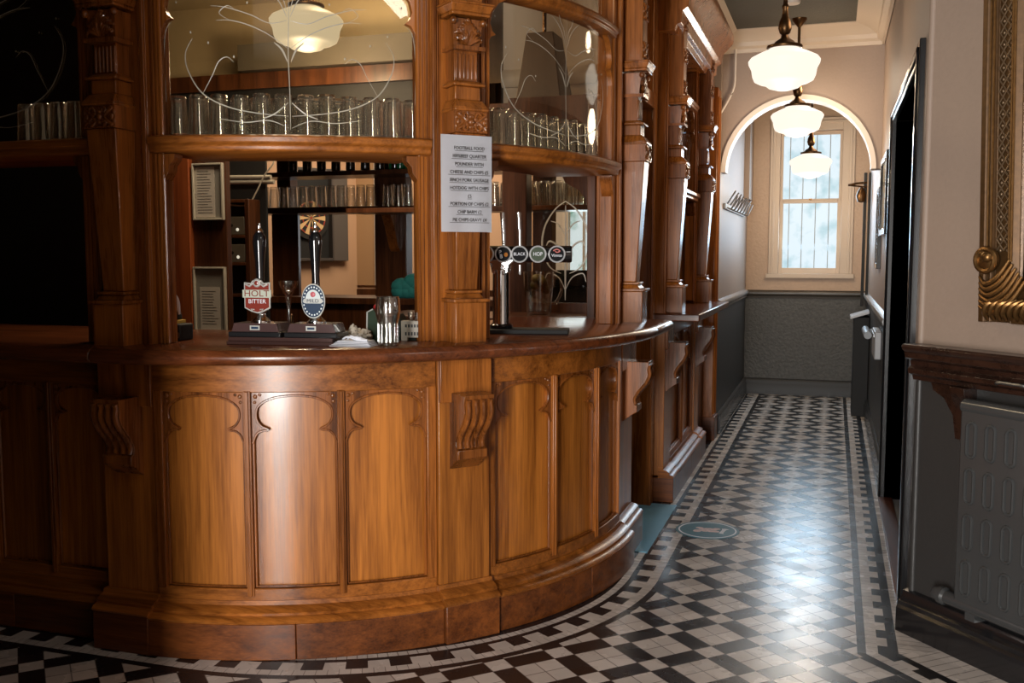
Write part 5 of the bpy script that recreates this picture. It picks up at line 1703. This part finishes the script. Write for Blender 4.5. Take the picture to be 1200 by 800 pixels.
o = B().box(0, 0.92, 0.001, 0.004, -0.17, 0.052).build('door_mat', M['bluemat'], None, lambda u, v, w: Vector((-0.852 + w, 4.50 + u, v)), loc=(-0.9, 4.9, 0))
tag(o, 'pale blue speckled mat strip in front of the service door', 'mat')
t = thing('floor_sticker', 'round teal floor sticker with a pale emblem on the corridor tiles', 'floor sticker', (-0.577, 4.975, 0.0))
ft = lambda u, v, w: Vector((-0.577 + u, 4.975 + w, v))
B().lathe([(0.0, 0.0022), (0.158, 0.0022), (0.160, 0.0005), (0.0, 0.0005)], 0, 0, 48).build('sticker_disc', M['teal'], t, ft)
B().lathe([(0.138, 0.0022), (0.1385, 0.0028), (0.1455, 0.0028), (0.146, 0.0022)], 0, 0, 48).build('white_ring', M['paper'], t, ft)
e = B()
for k in range(14):
    e.ball((-0.055 + 0.10 * random.random(), 0.0024, -0.04 + 0.08 * random.random()), 0.020, (1.0, 0.04, 0.8), 8)
e.build('emblem', M['pink'], t, ft)
B().prism([(0.062, -0.045), (0.085, -0.05), (0.084, -0.02), (0.092, 0.025), (0.105, 0.038), (0.085, 0.045), (0.068, 0.04), (0.072, 0.02)], 0.0022, 0.003).build('white_mark', M['paper'], t, lambda u, v, w: ft(u, w, v))

# framed pictures on the right wall
def picture(y0, y1, z0, z1, label):
    t = thing('picture_frame', label, 'framed picture', (XR - 0.01, (y0 + y1) / 2, z0), 'framed pictures on the right corridor wall')
    u0, u1 = uy(y1), uy(y0)
    w_ = 0.04
    B().box(u0, u0 + w_, z0, z1, 0, 0.028).box(u1 - w_, u1, z0, z1, 0, 0.028).box(u0 + w_, u1 - w_, z1 - w_, z1, 0, 0.028).box(u0 + w_, u1 - w_, z0, z0 + w_, 0, 0.028).build('frame', M['blackplastic'], t, FR, bevel=0.003)
    B().box(u0 + w_, u1 - w_, z0 + w_, z1 - w_, 0.0, 0.012).build('mount', pbr('pale_mount', (0.50, 0.48, 0.44), 0.6), t, FR)
    B().box(u0 + w_, u1 - w_, z0 + w_, z1 - w_, 0.016, 0.019).build('glazing', M['pane'], t, FR)


picture(6.30, 7.10, 1.52, 2.02, 'nearer framed picture high on the right corridor wall beside the dark doorway')
picture(7.25, 7.60, 1.30, 1.86, 'farther black framed picture on the right corridor wall by the arch')

# end of the corridor, right: dark low cupboard with a shelf, post with arm, fittings
t = thing('low_cupboard', 'narrow black cupboard with a slanting grey top at the far right end of the corridor', 'cupboard', (0.24, 9.1, 0))
f3 = lambda u, v, w: Vector((u, w, v))
B().box(0.175, 0.302, 0.0, 0.86, 8.95, 9.30).build('body', M['blackmatt'], t, f3, bevel=0.004)
B().prism([(0.145, 0.845), (0.300, 0.895), (0.300, 0.915), (0.145, 0.865)], 8.93, 9.32).build('slanting_top', pbr('grey_top', (0.42, 0.43, 0.44), 0.3), t, f3, bevel=0.003)
t = thing('wall_post', 'dark upright post with a thin arm and hanging ring at the far right', 'post', (0.27, 9.5, 0.9))
B().box(0.235, 0.262, 0.93, 2.13, 9.48, 9.52).box(0.275, 0.298, 0.93, 2.13, 9.48, 9.52).build('upright', M['blackmatt'], t, f3, bevel=0.003)
B().tube([(0.262, 2.04, 9.46), (0.18, 2.035, 9.46), (0.10, 2.02, 9.46)], 0.010, 8).tube([(0.262, 2.00, 9.46), (0.18, 2.01, 9.46), (0.10, 2.02, 9.46)], 0.007, 8).build('arm', M['brass'], t, f3)
B().lathe([(0.0, -0.11), (0.03, -0.10), (0.045, -0.05), (0.035, -0.01), (0.012, 0.03), (0.0, 0.03)], 0, 0, 16).build('weight', M['brass'], t, Flat(0.215, 9.46, 0, 1.97))
t = thing('steel_cylinder', 'shiny steel cylinder fixed below the rail at the far right of the corridor', 'steel cylinder', (0.27, 7.9, 0.75))
B().lathe([(0.0, 7.75), (0.028, 7.75), (0.03, 7.76), (0.03, 8.35), (0.028, 8.36), (0.0, 8.36)], 0, 0, 18).build('cylinder', M['cylgrey'], t, lambda u, v, w: Vector((0.252 + u, v, 0.80 + w)))
B().box(0.252, 0.302, 7.9, 7.94, 0.785, 0.815).box(0.252, 0.302, 8.2, 8.24, 0.785, 0.815).build('wall_fixing', M['steel'], t, WORLD)
t = thing('wall_box', 'small pale grey box fixed on the right wall next to the steel cylinder', 'wall box', (0.28, 7.0, 0.75))
B().box(0.262, 0.304, 6.75, 7.20, 0.72, 0.90).build('casing', pbr('grey_casing', (0.34, 0.34, 0.35), 0.35), t, WORLD, bevel=0.006)
B().box(0.255, 0.262, 6.80, 7.15, 0.86, 0.885).build('lid_lip', M['steel'], t, WORLD, bevel=0.002)

# ------------------------------------------------------------------ the canted wall: shelf, radiator, gilt mirror
t = thing('wall_shelf', 'dark moulded dado shelf on the angled wall above the radiator', 'shelf', (0.75, 3.35, 0.95))
sp = [(0, 0.945), (0.028, 0.945), (0.032, 0.962), (0.052, 0.970), (0.055, 0.988), (0.040, 1.000), (0.044, 1.018), (0.070, 1.028), (0.074, 1.050), (0.084, 1.058), (0.088, 1.070), (0.080, 1.078), (0, 1.078)]
M['shelfdark'] = wood('dark_shelf_wood', (0.010, 0.005, 0.004), (0.032, 0.014, 0.009), 0.28, axis='x', coat=0.3)
B().run(sp, 0.0, 2.2).build('shelf_moulding', M['shelfdark'], t, FC, bevel=0.002)
B().prism([(0.0, 0.945), (0.20, 0.945), (0.20, 0.945), (0.185, 0.90), (0.15, 0.86), (0.10, 0.84)], 0.0, 0.0) if False else None
for uu in (0.20, 1.2):
    prof = [(0.0, 0.945), (0.062, 0.945), (0.060, 0.925), (0.046, 0.90), (0.030, 0.875), (0.026, 0.84), (0.024, 0.76), (0.0, 0.76)]
    br = B().run(prof, uu + 0.0, uu + 0.062)
    br.prism([(uu + 0.002, 0.944), (uu - 0.12, 0.944), (uu - 0.11, 0.918), (uu - 0.06, 0.895), (uu - 0.018, 0.84), (uu - 0.004, 0.76), (uu + 0.002, 0.76)], 0.0, 0.022)
    br.build('bracket', M['shelfdark'], t, FC, bevel=0.003)
B().tube(spline([(0.385, 0.978, 0.054), (0.40, 0.984, 0.062), (0.45, 0.984, 0.062), (0.49, 0.984, 0.062), (0.505, 0.978, 0.054)], 5), 0.006, 8).build('brass_pull', M['steel'], t, FC)

t = thing('radiator', 'grey cast iron radiator with rows of slots under the shelf on the angled wall', 'radiator', (0.75, 3.35, 0.0))
u0, u1 = 0.262, 1.25
b = B().box(u0, u1, 0.20, 0.885, 0.035, 0.075)
b.tube([(u0 - 0.004, 0.888, 0.055), (u1, 0.888, 0.055)], 0.026, 12)
b.build('panel', M['radiator'], t, FC, bevel=0.01, seg=3)
sl = B()
n = int((u1 - u0 - 0.02) / 0.078)
for k in range(n):
    uc = u0 + 0.05 + 0.078 * k
    for r_ in range(4):
        vt = 0.838 - 0.1585 * r_
        vb = vt - 0.118
        h = 0.017
        pts = [(uc + h * cos(a), vt - h + h * sin(a), 0.0745) for a in [pi * i / 8 for i in range(9)]] + [(uc + h * cos(a), vb + h + h * sin(a), 0.0745) for a in [pi + pi * i / 8 for i in range(9)]]
        sl.tube(pts, 0.0065, 8, closed=True)
sl.build('slot_rims', M['radiator'], t, FC)
pp = B()
pp.tube([(0.21, 0.205, 0.055), (u1, 0.205, 0.055)], 0.024, 14)
pp.build('lower_pipe', M['radiator'], t, FC)
vv = B().lathe([(0.0, 0.165), (0.022, 0.165), (0.026, 0.172), (0.026, 0.19), (0.032, 0.195), (0.032, 0.212), (0.024, 0.22), (0.024, 0.238), (0.0, 0.24)], 0.055, 0.205, 18, 'u')
vv.build('valve', M['radiator'], t, lambda u, v, w: FC(u, w, v))
B().box(u0 + 0.05, u0 + 0.09, 0.16, 0.2, 0.0, 0.07).build('support', M['radiator'], t, FC)
B().box(u1 - 0.1, u1 - 0.06, 0.16, 0.2, 0.0, 0.07).build('support', M['radiator'], t, FC)

t = thing('gilt_mirror', 'large ornate gilt framed mirror leaning on the angled wall at the right edge', 'mirror', (0.75, 3.35, 1.18))
GM = Flat(FC(0.297, 0, 0).x, FC(0.297, 0, 0).y, -CD, 1.178, 1.9)
GWd, GH = 0.95, 1.45
fw = 0.135
b = B()
prof_h = [(0.0, 0.012), (0.0, 0.045), (0.010, 0.050), (0.024, 0.045), (0.030, 0.030), (0.042, 0.034), (0.048, 0.028), (0.052, 0.020)]
side_prof = [(0.0, 0.004), (0.0, 0.050), (0.020, 0.052), (0.026, 0.046), (0.030, 0.036), (0.036, 0.042), (0.042, 0.036), (0.046, 0.026), (0.105, 0.026), (0.110, 0.036), (0.116, 0.040), (0.122, 0.034), (0.135, 0.022), (0.135, 0.004)]
L = B().rise(side_prof, 0.0, GH)
L.build('frame_side', M['giltdark'], t, GM, bevel=0.002)
B().rise([(GWd - a, c) for a, c in side_prof][::-1], 0.0, GH).build('frame_side', M['giltdark'], t, GM, bevel=0.002)
B().run([(c, a) for a, c in side_prof], 0.13, GWd - 0.13).build('frame_rail', M['giltdark'], t, GM, bevel=0.002)
B().run([(c, GH - a) for a, c in side_prof][::-1], 0.13, GWd - 0.13).build('frame_rail', M['giltdark'], t, GM, bevel=0.002)
for k in (0, 1):
    gl = B()
    for a in (0.026, 0.040, 0.110, 0.118):
        x = a if k == 0 else GWd - a
        gl.tube([(x, 0.20, 0.042), (x, GH - 0.20, 0.042)], 0.0045, 8)
    gl.build('gilt_beads', M['gilt'], t, GM)
M['bronze'] = pbr('pale_bronze', (0.20, 0.135, 0.080), 0.4, metal=0.7)
for side in (0, 1):
    lt = B()
    mx_ = (lambda u: u) if side == 0 else (lambda u: GWd - u)
    st_ = 0.0365
    nz = int((GH - 0.48) / st_)
    for k in range(nz):
        z = 0.235 + st_ * k
        for c_ in range(2):
            x0, x1 = 0.0505 + 0.0275 * c_, 0.078 + 0.0275 * c_
            lt.tube([(mx_(x0), z, 0.029), (mx_(x1), z + st_, 0.029)], 0.0026, 5)
            lt.tube([(mx_(x1), z, 0.029), (mx_(x0), z + st_, 0.029)], 0.0026, 5)
            lt.ball((mx_((x0 + x1) / 2), z, 0.027), 0.0055, (1, 1.2, 0.8), 6)
    lt.build('lattice_band', M['bronze'], t, GM)
for side in (0, 1):
    og = B()
    mx_ = (lambda u: u) if side == 0 else (lambda u: GWd - u)
    og.ball((mx_(0.040), 0.205, 0.052), 0.041, (1, 1, 0.55), 20)
    og.tube([(mx_(0.040 + 0.036 * cos(a)), 0.205 + 0.036 * sin(a), 0.066) for a in [2 * pi * i / 20 for i in range(20)]], 0.010, 8, closed=True)
    og.ball((mx_(0.060), 0.216, 0.082), 0.018, (1, 1, 0.8), 14)
    og.ball((mx_(0.040), 0.226, 0.080), 0.013, (1, 1, 0.8), 12)
    for k in range(6):
        d_ = 0.022 * k
        pts = [(mx_(0.006), 0.150 - d_ * 0.9, 0.052), (mx_(0.040 + 0.006 * k), 0.128 - d_ * 0.85, 0.064), (mx_(0.085 + 0.01 * k), 0.150 - d_ * 0.72, 0.062), (mx_(0.118 + 0.012 * k), 0.205 - d_ * 0.6, 0.048)]
        og.tube(spline(pts, 6), [0.004 + 0.005 * sin(pi * (i + 1) / 20) for i in range(19)], 8)
    for k in range(7):
        x = 0.035 + 0.024 * k
        pts = [(mx_(x), 0.010, 0.046), (mx_(x + 0.006), 0.035, 0.066), (mx_(x + 0.020), 0.062, 0.068), (mx_(x + 0.044), 0.078, 0.052)]
        og.tube(spline(pts, 6), [0.005 + 0.005 * sin(pi * (i + 1) / 20) for i in range(19)], 8)
    og.build('scroll_ornament', M['gilt'], t, GM)
B().box(0.12, GWd - 0.12, 0.12, GH - 0.12, 0.008, 0.014).build('mirror_glass', M['mirror'], t, GM, smooth=0)
B().box(0.05, GWd - 0.05, 0.0, GH - 0.02, 0.0, 0.008).build('back_board', M['blackmatt'], t, GM, smooth=0)
